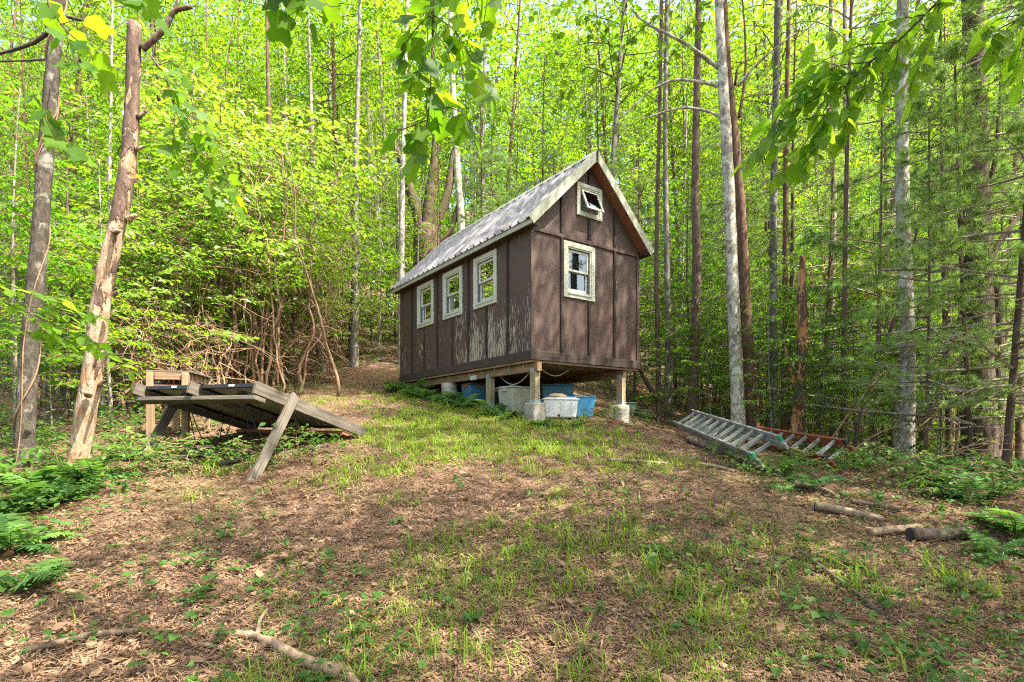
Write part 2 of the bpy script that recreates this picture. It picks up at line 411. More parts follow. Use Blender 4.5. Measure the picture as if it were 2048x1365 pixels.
# ------------------------------------------------------------------ mesh helpers
class MB:
    """collects vertices and faces (any face size) for one mesh object"""
    def __init__(self):
        self.v = []; self.n = 0; self.f = []          # f: list of (array k-by-m)
    def add(self, verts, faces):
        verts = np.asarray(verts, float).reshape(-1, 3)
        groups = {}
        if isinstance(faces, np.ndarray):
            groups[faces.shape[1]] = faces
        else:
            for fc in faces:
                groups.setdefault(len(fc), []).append(fc)
        for g in groups.values():
            self.f.append(np.asarray(g, np.int64) + self.n)
        self.v.append(verts); self.n += len(verts)
        return self
    def mesh(self, name, mat, smooth=False):
        me = bpy.data.meshes.new(name)
        V = np.concatenate(self.v) if self.v else np.zeros((0, 3))
        me.vertices.add(len(V)); me.vertices.foreach_set('co', V.ravel().astype(np.float32))
        nl = sum(f.size for f in self.f); npol = sum(len(f) for f in self.f)
        me.loops.add(nl); me.polygons.add(npol)
        me.loops.foreach_set('vertex_index', np.concatenate([f.ravel() for f in self.f]).astype(np.int32))
        sizes = np.concatenate([np.full(len(f), f.shape[1]) for f in self.f])
        me.polygons.foreach_set('loop_start', (np.cumsum(sizes) - sizes).astype(np.int32))
        me.polygons.foreach_set('use_smooth', np.full(npol, bool(smooth)))
        if mat is not None:
            me.materials.append(M[mat] if isinstance(mat, str) else mat)
        me.update(calc_edges=True)
        return me
    def build(self, name, mat, parent=None, smooth=False):
        return link(name, self.mesh(name, mat, smooth), parent)
    def box(self, x0, x1, y0, y1, z0, z1):
        v = [(x, y, z) for z in (z0, z1) for y in (y0, y1) for x in (x0, x1)]
        return self.add(v, [(0, 2, 3, 1), (4, 5, 7, 6), (0, 1, 5, 4), (2, 6, 7, 3), (0, 4, 6, 2), (1, 3, 7, 5)])
    def beam(self, a, b, w, h, up=(0, 0, 1)):
        """rectangular bar from a to b: w sideways, h along 'up'"""
        a = np.array(a, float); b = np.array(b, float)
        d = b - a; d /= np.linalg.norm(d)
        s = np.cross(d, up); s /= np.linalg.norm(s)
        u = np.cross(s, d)
        v = []
        for p in (a, b):
            for i, j in ((-1, -1), (1, -1), (1, 1), (-1, 1)):
                v.append(p + s * w / 2 * i + u * h / 2 * j)
        return self.add(v, [(0, 1, 2, 3), (7, 6, 5, 4), (0, 4, 5, 1), (1, 5, 6, 2), (2, 6, 7, 3), (3, 7, 4, 0)])
    def tube(self, pts, radii, sides=6, jit=0.0, rg=None, cap=True):
        pts = np.asarray(pts, float); n = len(pts)
        radii = np.broadcast_to(np.asarray(radii, float), (n,))
        t = np.gradient(pts, axis=0)
        t /= np.linalg.norm(t, axis=1, keepdims=True) + 1e-9
        ref = np.array([1.0, 0.13, 0.07]) if abs(t[:, 2]).mean() > 0.6 else np.array([0.05, 0.1, 1.0])
        s = np.cross(t, ref); s /= np.linalg.norm(s, axis=1, keepdims=True) + 1e-9
        u = np.cross(t, s)
        a = np.linspace(0, 2 * np.pi, sides, endpoint=False)
        rr = radii[:, None] * np.ones((1, sides))
        if jit and rg is not None:
            rr = rr * (1 + jit * rg.standard_normal((n, sides)))
        V = pts[:, None, :] + rr[..., None] * (np.cos(a)[None, :, None] * s[:, None, :] + np.sin(a)[None, :, None] * u[:, None, :])
        i = np.arange(n - 1)[:, None] * sides; j = np.arange(sides)[None, :]; k = (j + 1) % sides
        F = np.stack([i + j, i + k, i + sides + k, i + sides + j], -1).reshape(-1, 4)
        base = self.n
        self.add(V.reshape(-1, 3), F)
        if cap:
            self.f.append(np.array([list(range(sides))[::-1]]) + base)
            self.f.append(np.array([list(range((n - 1) * sides, n * sides))]) + base)
        return self

def board(name, a, b, w, h, mat, parent=None, up=(0, 0, 1), bv=0.004):
    """a board from a to b, modelled along its own x axis so that the grain runs lengthwise"""
    a = np.array(a, float); b = np.array(b, float)
    L = np.linalg.norm(b - a); d = (b - a) / L
    s = np.cross(up, d); s /= np.linalg.norm(s); u = np.cross(d, s)
    n = 7
    V = []; xs = np.linspace(0, L, n)
    for i, x in enumerate(xs):
        for j, k in ((-1, -1), (1, -1), (1, 1), (-1, 1)):
            V.append((x, j * w / 2, k * h / 2))
    F = [(i * 4 + q, i * 4 + (q + 1) % 4, i * 4 + 4 + (q + 1) % 4, i * 4 + 4 + q) for i in range(n - 1) for q in range(4)] + [(3, 2, 1, 0), (n * 4 - 4, n * 4 - 3, n * 4 - 2, n * 4 - 1)]
    o = MB().add(V, [tuple(reversed(f)) for f in F]).build(name, mat, parent)
    o.matrix_local = Matrix(((d[0], s[0], u[0], a[0]), (d[1], s[1], u[1], a[1]), (d[2], s[2], u[2], a[2]), (0, 0, 0, 1)))
    if bv: bevel(o, bv)
    return o

def link(name, me, parent=None):
    o = bpy.data.objects.new(name, me)
    COL.objects.link(o)
    if parent is not None:
        o.parent = parent
    return o

def tag(o, label, cat, group=None, kind=None):
    if label: o['label'] = label
    if cat: o['category'] = cat
    if group: o['group'] = group
    if kind: o['kind'] = kind
    return o

def empty(name, loc=(0, 0, 0), rz=0.0, label=None, cat=None, group=None):
    o = bpy.data.objects.new(name, None)
    o.empty_display_size = 0.1
    COL.objects.link(o)
    o.location = loc; o.rotation_euler = (0, 0, rz)
    tag(o, label, cat, group)
    return o

def bevel(o, w=0.004, seg=1):
    m = o.modifiers.new('bevel', 'BEVEL')
    m.width = w; m.segments = seg; m.limit_method = 'ANGLE'; m.angle_limit = R(40)
    return o

F_PX, HX, HY = 1085.0, 1024.0, 855.0
def at(px, py, Y):
    return np.array([(px - HX) / F_PX * Y, Y, (HY - py) / F_PX * Y])
def px_of(p):
    return HX + F_PX * p[0] / max(p[1], 0.01)

def sp(x, k=1.0):
    return np.log1p(np.exp(np.clip(x / k, -30, 30))) * k
def gz(x, y):
    x = np.asarray(x, float); y = np.asarray(y, float)
    z = -1.5 + 0.19 * y
    lat = np.clip((y - 4.0) / 4.5, 0.15, 1.6)
    xr = sp(x - 0.3, 0.35); xr = np.minimum(xr, 14 + 0.1 * xr)
    z = z - 0.12 * lat * xr
    z = z - 0.03 * sp(-x - 5.5, 0.8)
    z = z + 0.30 * sp(y - 18 - 0.45 * np.clip(x - 2, 0, 12), 2.0)
    z = z + 0.035 * np.sin(1.3 * x + 0.7 * y) * np.sin(0.9 * y - 0.5 * x + 1) + 0.02 * np.sin(2.9 * x + 1.1) * np.sin(2.3 * y + 0.4)
    z = z + 0.010 * np.sin(7.1 * x + 2 * y) * np.sin(6.3 * y - 1.7 * x)
    return z

# ------------------------------------------------------------------ ground
def make_ground():
    n = 300
    s = np.linspace(-1, 1, n)
    xs = 5.0 * np.sinh(3.4 * s) * (75 / (5.0 * math.sinh(3.4)))
    t = np.linspace(0, 1, n)
    ys = -16 + 126 * (0.30 * t + 0.70 * t ** 2.6)
    X, Y = np.meshgrid(xs, ys)
    Z = gz(X, Y) + 0.006 * rng.standard_normal(X.shape)
    V = np.stack([X, Y, Z], -1).reshape(-1, 3)
    i = np.arange(n - 1)[:, None] * n; j = np.arange(n - 1)[None, :]
    F = np.stack([i + j, i + j + 1, i + n + j + 1, i + n + j], -1).reshape(-1, 4)
    o = MB().add(V, F).build('ground', 'ground', smooth=True)
    o['kind'] = 'structure'
make_ground()

# ------------------------------------------------------------------ cabin
CW, CL = 2.44, 4.96                            # gable width, side length
CN = (0.305, 8.49)
CROT = math.atan2(0.578, 0.816)
def cab2w(u, v, z=0.0):
    c, s = math.cos(CROT), math.sin(CROT)
    return np.array([CN[0] + c * u - s * v, CN[1] + s * u + c * v, z])
ZB0, ZB1 = 1.06, 1.205                          # skirt board
ZE = 3.25                                       # side wall top
def roof_under(u):
    return ZE + (u if u < CW / 2 else CW - u)

def make_cabin():
    cab = empty('cabin', (CN[0], CN[1], 0), CROT, 'small brown board and batten cabin on posts with a metal gable roof', 'cabin')
    def P(name, mb, mat, parent=cab, bv=0.0, smooth=False):
        o = mb.build(name, mat, parent, smooth)
        if bv: bevel(o, bv)
        return o
    # a: along the wall, z: height, d: outward depth
    def mg(a, z, d): return (a, -d, z)               # gable front
    def ms(a, z, d): return (-d, a, z)               # left side
    def mback(a, z, d): return (a, CL + d, z)
    def mright(a, z, d): return (CW + d, a, z)
    def poly_slab(mb, mp, pts, d0, d1):
        n = len(pts)
        v = [mp(a, z, d0) for a, z in pts] + [mp(a, z, d1) for a, z in pts]
        f = [tuple(range(n - 1, -1, -1)), tuple(range(n, 2 * n))] + [(i, (i + 1) % n, n + (i + 1) % n, n + i) for i in range(n)]
        mb.add(v, f)
    def ring(mp, a0, a1, z0, z1, w, d0, d1, w_bot=None):
        wb = w_bot or w
        o = [(a0, z0), (a1, z0), (a1, z1), (a0, z1)]
        i = [(a0 + w, z0 + wb), (a1 - w, z0 + wb), (a1 - w, z1 - w), (a0 + w, z1 - w)]
        v = [mp(a, z, d) for d in (d0, d1) for (a, z) in o + i]
        f = []
        for k in range(4):
            q = (k + 1) % 4
            f += [(k, q, 4 + q, 4 + k), (8 + k, 12 + k, 12 + q, 8 + q), (k, 8 + k, 8 + q, q), (4 + k, 4 + q, 12 + q, 12 + k)]
        return MB().add(v, f)
    def slab(mp, a0, a1, z0, z1, d0, d1):
        mb = MB(); poly_slab(mb, mp, [(a0, z0), (a1, z0), (a1, z1), (a0, z1)], d0, d1); return mb
    def wall_panels(mp, edges, z0, ztop, holes, mat, thick=0.03):
        """one siding_panel per bay, with the window openings left open"""
        for e0, e1 in zip(edges[:-1], edges[1:]):
            cuts = sorted({e0, e1, *[c for h in holes for c in h[:2] if e0 < c < e1], *([CW / 2] if ztop is roof_under and e0 < CW / 2 < e1 else [])})
            mb = MB()
            for c0, c1 in zip(cuts[:-1], cuts[1:]):
                m_ = (c0 + c1) / 2
                t0 = ztop(c0) if callable(ztop) else ztop
                t1 = ztop(c1) if callable(ztop) else ztop
                h = [h for h in holes if h[0] < m_ < h[1]]
                if h:
                    poly_slab(mb, mp, [(c0, z0), (c1, z0), (c1, h[0][2]), (c0, h[0][2])], -thick, 0)
                    poly_slab(mb, mp, [(c0, h[0][3]), (c1, h[0][3]), (c1, t1), (c0, t0)], -thick, 0)
                else:
                    pts = [(c0, z0), (c1, z0), (c1, t1), (c0, t0)]
                    poly_slab(mb, mp, [p for p in pts], -thick, 0)
            P('siding_panel', mb, mat)
    WZ0, WZ1 = 2.135, 3.055
    gable_win = (0.647, 1.344, WZ0, WZ1)
    attic_win = (0.935, 1.515, 3.54, 4.09)
    side_wins = [(0.96, 1.71, WZ0, WZ1), (2.135, 2.885, WZ0, WZ1), (3.315, 4.065, WZ0, WZ1)]
    ins = lambda w, k=0.06: (w[0] + k, w[1] - k, w[2] + k, w[3] - k)
    gb = [0.0, 0.61, 1.22, 1.83, CW]
    sb = [0.0, 0.64, 1.285, 1.905, 2.515, 3.14, 3.74, 4.34, CL]
    wall_panels(mg, gb, 1.19, 3.10, [ins(gable_win)], 'siding_front')
    wall_panels(mg, gb, 3.10, roof_under, [ins(attic_win)], 'siding_front')
    wall_panels(ms, [0.031] + sb[1:], 1.19, ZE, [ins(w) for w in side_wins], 'siding')
    wall_panels(mback, gb, 1.19, roof_under, [], 'siding')
    wall_panels(mright, [0.031] + sb[1:], 1.19, ZE, [], 'siding')
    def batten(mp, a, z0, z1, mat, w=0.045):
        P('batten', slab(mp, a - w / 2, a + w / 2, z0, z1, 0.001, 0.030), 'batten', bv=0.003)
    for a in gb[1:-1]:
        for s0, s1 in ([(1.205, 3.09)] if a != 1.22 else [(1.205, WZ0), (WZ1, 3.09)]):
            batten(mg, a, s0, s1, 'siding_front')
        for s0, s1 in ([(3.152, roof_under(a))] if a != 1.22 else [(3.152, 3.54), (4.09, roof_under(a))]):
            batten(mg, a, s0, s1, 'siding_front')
    P('belt_board', slab(mg, 0.0, CW, 3.09, 3.15, 0.001, 0.026), 'siding_front', bv=0.003)
    P('corner_board', slab(mg, -0.022, 0.045, 1.205, 3.088, 0.0012, 0.022), 'siding_front', bv=0.003)
    P('corner_board', slab(mg, CW - 0.045, CW + 0.02, 1.205, 3.088, 0.0012, 0.022), 'siding_front', bv=0.003)
    P('corner_board', slab(ms, CL - 0.04, CL + 0.02, 1.205, ZE - 0.02, 0.001, 0.020), 'siding', bv=0.003)
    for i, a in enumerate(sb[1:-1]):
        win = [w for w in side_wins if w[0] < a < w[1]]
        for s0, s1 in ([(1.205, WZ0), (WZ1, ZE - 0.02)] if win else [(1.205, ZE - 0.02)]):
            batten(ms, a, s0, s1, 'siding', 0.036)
    # skirt boards
    P('skirt_board', slab(mg, -0.03, CW + 0.03, ZB0, ZB1, 0.001, 0.034), 'band', bv=0.004)
    P('skirt_board', slab(mg, CW + 0.0012, CW + 0.03, ZB0, ZB1, -CL, -0.001), 'band')
    for a0, a1 in ((0.002, 1.62), (1.624, 3.3), (3.304, CL + 0.03)):
        P('skirt_board', slab(ms, a0, a1, ZB0, ZB1, 0.001, 0.03), 'band', bv=0.004)
    P('skirt_board', slab(mback, 0, CW, ZB0, ZB1, 0.001, 0.03), 'band')
    # windows
    def window(mp, w, name='window', upper=True):
        a0, a1, z0, z1 = w
        t = 0.085
        win = P(name, ring(mp, a0, a1, z0, z1, t, 0.001, 0.030), 'trim', bv=0.004)
        P('frame', ring(mp, a0 + t - 0.012, a1 - t + 0.012, z0 + t - 0.012, z1 - t + 0.012, 0.034, -0.09, 0.016), 'trim', win, 0.003)
        i0, i1, k0, k1 = a0 + t + 0.02, a1 - t - 0.02, z0 + t + 0.02, z1 - t - 0.02
        P('track', ring(mp, i0, i1, k0, k1, 0.012, -0.088, -0.004), 'dark_track', win)
        zm = (k0 + k1) / 2
        P('sash', ring(mp, i0 + 0.016, i1 - 0.016, zm - 0.012, k1 - 0.014, 0.034, -0.040, -0.016), 'sash', win, 0.003)
        P('sash', ring(mp, i0 + 0.016, i1 - 0.016, k0 + 0.014, zm + 0.016, 0.034, -0.072, -0.048, 0.05), 'sash', win, 0.003)
        P('pane', slab(mp, i0 + 0.045, i1 - 0.045, zm + 0.018, k1 - 0.044, -0.030, -0.026), 'glass', win)
        P('pane', slab(mp, i0 + 0.045, i1 - 0.045, k0 + 0.06, zm - 0.014, -0.062, -0.058), 'glass', win)
        P('sill', slab(mp, a0 + t - 0.006, a1 - t + 0.006, z0 + t - 0.028, z0 + t - 0.006, 0.0305, 0.044), 'trim', win, 0.002)
        return win
    for w in side_wins: window(ms, w)
    window(mg, gable_win)
    # awning window in the gable, sash swung out at the bottom
    a0, a1, z0, z1 = attic_win
    win = P('awning_window', ring(mg, a0, a1, z0, z1, 0.062, 0.001, 0.030), 'trim', bv=0.004)
    P('frame', ring(mg, a0 + 0.05, a1 - 0.05, z0 + 0.05, z1 - 0.05, 0.036, -0.08, 0.018), 'trim', win, 0.003)
    h = 0.40; ang = R(24); zt = z1 - 0.10
    def tilt(a, z, d):                              # z runs down from the hinge at zt
        k = zt - z
        return mg(a, zt - k * math.cos(ang) - d * math.sin(ang) * 0.0, 0.0 + k * math.sin(ang) + d * math.cos(ang))
    P('sash', ring(tilt, a0 + 0.10, a1 - 0.10, zt - h, zt, 0.036, -0.012, 0.022, 0.045), 'sash', win, 0.003)
    P('pane', slab(tilt, a0 + 0.134, a1 - 0.134, zt - h + 0.045, zt - 0.034, 0.002, 0.006), 'glass', win)
    P('crank_arm', MB().beam(mg(1.20, 3.66, 0.0), mg(1.27, 3.64, 0.16), 0.015, 0.02), 'dark_track', win)
    P('screen', slab(mg, a0 + 0.085, a1 - 0.085, z0 + 0.085, z1 - 0.085, -0.066, -0.062), 'dark_track', win)
    # roof: two slopes of ribbed metal sheets on sheathing
    OV, GV = 0.16, 0.20
    def slope(side):
        def m(s, y, h):                              # s runs up the slope from the eave, h is out of the slope
            x = -OV + s * math.sqrt(.5) - h * math.sqrt(.5)
            z = 3.19 + s * math.sqrt(.5) + h * math.sqrt(.5)
            return (x, y, z) if side < 0 else (CW - x, y, z)
        S = (CW / 2 + OV) * math.sqrt(2)
        n = 6
        total = CL + 2 * GV - 0.02
        wsh = total / n
        for k in range(n):
            y0 = -GV + 0.01 + k * wsh
            prof = []
            for r in range(4):
                yr = y0 + r * wsh / 4
                prof += [(yr + 0.001, 0.004), (yr + 0.035, 0.004), (yr + 0.043, 0.042), (yr + 0.075, 0.042), (yr + 0.083, 0.004), (yr + 0.15, 0.009), (yr + 0.185, 0.004)]
            prof.append((y0 + wsh + 0.0, 0.004 + (0.0 if k == n - 1 else 0.0)))
            ss = np.linspace(-0.02, S - 0.01, 7)
            dz = 0.0015 * (k % 2)
            v = []; f = []
            m_n = len(prof)
            for si in ss:
                v += [m(si, y, hh + dz) for y, hh in prof]
            off = len(v)
            for si in ss:
                v += [m(si, y, hh + dz - 0.003) for y, hh in prof]
            for a in range(len(ss) - 1):
                for b in range(m_n - 1):
                    q = a * m_n + b
                    f += [(q, q + 1, q + m_n + 1, q + m_n), (off + q, off + q + m_n, off + q + m_n + 1, off + q + 1)]
            for b in range(m_n - 1):
                f += [(b, off + b, off + b + 1, b + 1)]
                q = (len(ss) - 1) * m_n + b
                f += [(q, q + 1, off + q + 1, off + q)]
            P('roof_sheet', MB().add(v, f), 'roof')
        # sheathing under the metal
        c = [m(s, y, hh) for hh in (-0.055, -0.002) for y in (-GV + 0.02, CL + GV - 0.02) for s in (0.03, S - 0.03)]
        P('roof_deck', MB().add(c, [(0, 1, 3, 2), (4, 6, 7, 5), (0, 4, 5, 1), (2, 3, 7, 6), (0, 2, 6, 4), (1, 5, 7, 3)]), 'lumber')
        # rake trim at both ends (an L of metal: a face and a top flange)
        for yy, sg in ((-GV, -1), (CL + GV, 1)):
            y_out, y_in = yy + sg * 0.012, yy
            pts = [(-0.03, 0.034), (S - 0.001, 0.034), (S - 0.001 - 0.13, -0.096), (-0.03, -0.096)]
            q = []
            for yv in (y_out, y_in):
                for (s, hh) in pts: q.append(m(s, yv, hh))
            P('rake_trim', MB().add(q, [(0, 1, 2, 3), (7, 6, 5, 4), (0, 4, 5, 1), (1, 5, 6, 2), (2, 6, 7, 3), (3, 7, 4, 0)]), 'rake', bv=0.003)
            q = [m(s, yv, hh) for hh in (0.029, 0.037) for yv in (yy + sg * 0.014, yy - sg * 0.10) for s in (-0.035, S + 0.004)]
            P('rake_cap', MB().add(q, [(0, 1, 3, 2), (4, 6, 7, 5), (0, 4, 5, 1), (2, 3, 7, 6), (0, 2, 6, 4), (1, 5, 7, 3)]), 'rake')
            q = [m(s, yv, hh) for hh in (-0.095, -0.058) for yv in (yy - sg * 0.004, yy - sg * 0.195) for s in (0.05, S - 0.10)]
            P('soffit', MB().add(q, [(0, 1, 3, 2), (4, 6, 7, 5), (0, 4, 5, 1), (2, 3, 7, 6), (0, 2, 6, 4), (1, 5, 7, 3)]), 'red_wood')
        # eave fascia
        xa, xb = -OV + 0.002, -OV + 0.022
        x0, x1 = (xa, xb) if side < 0 else (CW - xb, CW - xa)
        P('fascia', MB().box(x0, x1, -GV + 0.003, CL + GV - 0.003, 3.105, 3.186), 'rake', bv=0.003)
        xa, xb = -OV + 0.024, 0.0
        x0, x1 = (xa, xb) if side < 0 else (CW - xb, CW - xa)
        P('soffit', MB().box(x0, x1, -GV + 0.02, CL + GV - 0.02, 3.11, 3.128), 'band')
    slope(-1); slope(1)
    zt = 3.19 + CW / 2 + OV
    v = []
    for y in (-GV - 0.01, CL + GV + 0.01):
        for dx, dz in ((-0.11, -0.11 + 0.052), (0, 0.056), (0.11, -0.11 + 0.052), (0.11, -0.11 + 0.046), (0, 0.05), (-0.11, -0.11 + 0.046)):
            v.append((CW / 2 + dx, y, zt + dz))
    P('ridge_cap', MB().add(v, [(0, 1, 7, 6), (1, 2, 8, 7), (2, 3, 9, 8), (3, 4, 10, 9), (4, 5, 11, 10), (5, 0, 6, 11), (5, 4, 1, 0), (4, 3, 2, 1), (6, 7, 10, 11), (7, 8, 9, 10)]), 'rake')
    # floor and framing underneath
    P('floor', MB().box(0.002, CW - 0.002, 0.032, CL - 0.002, 1.12, 1.185), 'interior')
    P('interior_wall', MB().box(0.04, CW - 0.04, 2.6, 2.63, 1.186, 3.2), 'interior')
    for k in range(13):
        y = 0.06 + k * (CL - 0.12) / 12
        P('joist', MB().box(0.03, CW - 0.03, y - 0.019, y + 0.019, 1.03, 1.119), 'lumber_x')
    P('rim_joist', MB().box(-0.012, 0.028, 0.0, CL, 1.02, 1.058), 'lumber', bv=0.003)
    P('rim_joist', MB().box(0.0, CW, -0.012, 0.028, 1.022, 1.0578), 'lumber_x', bv=0.003)
    for u, y0, y1 in ((0.115, -0.06, 4.7), (2.13, 0.02, 4.7)):
        P('beam', MB().box(u - 0.045, u + 0.045, y0, y1, 0.885, 1.018), 'lumber', bv=0.004)
    def post(u, v, ztop, zfoot, zg, rnd, s=(0.10, 0.14)):
        P('post', MB().box(u - s[0] / 2, u + s[0] / 2, v - s[1] / 2, v + s[1] / 2, zfoot + 0.002, ztop), 'post', bv=0.004)
        # strap plate on the outer face, up onto the beam
        P('bracket', MB().box(u - s[0] / 2 - 0.006, u - s[0] / 2 - 0.001, v - 0.045, v + 0.045, ztop - 0.02, ztop + 0.055), 'galv')
        P('bracket', MB().box(u - s[0] / 2 - 0.005, u + s[0] / 2 + 0.005, v - s[1] / 2 - 0.005, v + s[1] / 2 + 0.005, zfoot + 0.0025, zfoot + 0.055), 'galv')
        footing(u, v, zfoot, zg, rnd)
    def footing(u, v, z1, z0, rnd, r=0.145):
        mb = MB(); n = 18 if rnd else 4
        rg = np.random.default_rng(int(abs(u * 31 + v * 17) * 10) + 3)
        ring_z = np.linspace(z0, z1, 7)
        pts = []
        for i, z in enumerate(ring_z):
            for k in range(n):
                a = 2 * math.pi * k / n + (math.pi / 4 if not rnd else 0)
                rr = (r if rnd else r * 1.18) * (1.06 - 0.06 * i / 6) * (1 + 0.015 * rg.standard_normal())
                pts.append((u + rr * math.cos(a), v + rr * math.sin(a), z))
        f = [(i * n + k, i * n + (k + 1) % n, (i + 1) * n + (k + 1) % n, (i + 1) * n + k) for i in range(6) for k in range(n)]
        f += [tuple(range(n - 1, -1, -1)), tuple(range(6 * n, 7 * n))]
        mb.add(pts, f)
        P('footing', mb, 'concrete', bv=0.012, smooth=rnd)
    gzc = lambda u, v: float(gz(*cab2w(u, v)[:2]))
    post(0.115, 0.06, 0.884, 0.385, gzc(0.1, 0.1) - 0.25, False)
    post(0.115, 1.36, 0.884, 0.385, gzc(0.1, 1.36) - 0.25, False)
    footing(0.115, 2.86, 0.884, gzc(0.1, 2.86) - 0.25, True, 0.16)
    footing(0.115, 4.4, 0.884, gzc(0.1, 4.4) - 0.25, True, 0.15)
    post(2.09, 0.08, 0.884, 0.40, gzc(2.05, 0.05) - 0.25, True)
    post(2.13, 1.72, 0.884, 0.42, gzc(2.1, 1.7) - 0.25, True)
    post(2.13, 3.4, 0.884, 0.62, gzc(2.1, 3.4) - 0.25, True)
    # hangers on the beam, a loop of yellow cable under the floor
    for k in range(9):
        y = 0.3 + k * 0.42
        P('hanger', MB().box(0.062, 0.068, y - 0.015, y + 0.015, 0.95, 1.025), 'galv')
    t = np.linspace(0, 1, 14)
    pts = np.stack([0.3 + 0.75 * t, 0.25 + 0 * t, 1.02 - 0.16 * np.sin(np.pi * t)], -1)
    P('cable', MB().tube(pts, 0.008, 5), 'cable')
    pts = np.stack([0.2 + 0.0 * t, 1.3 - 1.0 * t, 1.0 - 0.22 * np.sin(np.pi * t) - 0.1 * t], -1)
    P('cable', MB().tube(pts, 0.008, 5), 'bin_clear')
    P('junction_box', MB().box(0.02, 0.068, 1.72, 1.9, 0.87, 0.95), 'bin_clear', bv=0.006)
    return cab
make_cabin()

# ------------------------------------------------------------------ things under and beside the cabin
def tapered(mb, x, y, z0, z1, w0, d0, w1, d1):
    v = [(sx * w / 2 + x, sy * d / 2 + y, z) for z, w, d in ((z0, w0, d0), (z1, w1, d1)) for sx, sy in ((-1, -1), (1, -1), (1, 1), (-1, 1))]
    return mb.add(v, [(3, 2, 1, 0), (4, 5, 6, 7), (0, 1, 5, 4), (1, 2, 6, 5), (2, 3, 7, 6), (3, 0, 4, 7)])
def tote(name, px, Y, w, d, h, rot, mat, rim_mat, label, lid=True, handle=None, z=None, ribs=3, cat='storage bin'):
    X = (px - HX) / F_PX * Y
    zz = float(gz(X, Y)) - 0.01 if z is None else z
    o = empty(name, (X, Y, zz), R(rot), label, cat, 'storage bins under the cabin')
    b = tapered(MB(), 0, 0, 0, h - 0.02, w * 0.84, d * 0.84, w * 0.96, d * 0.96)
    bevel(b.build('body', mat, o), 0.02, 3)
    r = tapered(MB(), 0, 0, h - 0.0195, h, w, d, w * 1.01, d * 1.01)
    bevel(r.build('lid' if lid else 'rim', rim_mat, o), 0.008, 2)
    if lid:
        r = tapered(MB(), 0, 0, h + 0.0005, h + 0.018, w * 0.9, d * 0.9, w * 0.86, d * 0.86)
        bevel(r.build('lid_panel', rim_mat, o), 0.006, 2)
    for s in (-1, 1):
        hb = MB().box(s * (w * 0.485) - 0.015, s * (w * 0.485) + 0.02, -d * 0.16, d * 0.16, h - 0.075, h - 0.022)
        bevel(hb.build('handle', handle or rim_mat, o), 0.006, 2)
    for k in range(ribs):
        xx = -w * 0.3 + k * w * 0.6 / max(1, ribs - 1)
        MB().beam((xx, -d * 0.425, 0.03), (xx, -d * 0.474, h - 0.05), 0.03, 0.012, (0, 1, 0)).build('rib', mat, o)
    return o
tote('storage_bin', 1031, 9.28, 0.50, 0.40, 0.43, 40, 'bin_grey', 'bin_grey', 'tall grey olive lidded plastic tote behind the front corner post')
tote('storage_bin', 1118, 8.98, 0.60, 0.36, 0.31, 8, 'bin_clear', 'bin_clear', 'cloudy clear plastic bin with blue handles beside the front post', handle='bin_blue')
tote('storage_bin', 1156, 9.36, 0.54, 0.42, 0.345, 4, 'bin_blue', 'bin_blue', 'bright blue open plastic bin under the cabin floor', lid=False, ribs=0)
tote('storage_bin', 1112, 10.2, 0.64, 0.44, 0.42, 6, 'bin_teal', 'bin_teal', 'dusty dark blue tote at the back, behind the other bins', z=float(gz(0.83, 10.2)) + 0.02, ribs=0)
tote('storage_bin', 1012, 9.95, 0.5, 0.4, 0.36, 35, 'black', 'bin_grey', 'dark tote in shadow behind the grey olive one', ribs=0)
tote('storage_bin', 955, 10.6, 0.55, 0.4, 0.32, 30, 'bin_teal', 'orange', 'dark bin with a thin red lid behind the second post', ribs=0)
def bucket(name, px, Y, r0, r1, h, mat, label, group=None):
    X = (px - HX) / F_PX * Y
    o = empty(name, (X, Y, float(gz(X, Y)) - 0.02), 0.3, label, 'bucket', group)
    n = 22; a = np.linspace(0, 2 * np.pi, n, endpoint=False)
    prof = [(0.0, 0.0), (r0, 0.0), (r1, h), (r1 - 0.012, h), (r0 - 0.012, 0.03), (0, 0.03)]
    V = np.array([(r * math.cos(t), r * math.sin(t), z) for r, z in prof[1:-1] for t in a])
    f = [(i * n + k, i * n + (k + 1) % n, (i + 1) * n + (k + 1) % n, (i + 1) * n + k) for i in range(3) for k in range(n)]
    f += [tuple(range(n - 1, -1, -1)), tuple(range(3 * n, 4 * n))]
    MB().add(V, f).build('body', mat, o, True)
    mb = MB(); ring = np.array([((r1 + 0.008) * math.cos(t), (r1 + 0.008) * math.sin(t), h - 0.015) for t in np.linspace(0, 2 * np.pi, 23)])
    mb.tube(ring, 0.011, 6, cap=False).build('rim', mat, o, True)
    t = np.linspace(0, math.pi, 12)
    MB().tube(np.stack([(r1 + .01) * np.cos(t), -0.25 * r1 * np.sin(t) - 0.0, h - 0.03 - 0.5 * r1 * np.sin(t)], -1), 0.004, 5).build('handle', 'galv', o, True)
    return o
bucket('bucket', 1164, 10.75, 0.13, 0.15, 0.24, 'red_plastic', 'red plastic bucket behind the blue bin', 'buckets')
bucket('bucket', 1262, 11.2, 0.11, 0.115, 0.27, 'pale_green', 'pale green upright bucket beside the right footing', 'buckets')
bucket('bucket', 1287, 11.1, 0.12, 0.15, 0.2, 'green_plastic', 'dark green tub on the leaves right of the cabin', 'buckets')
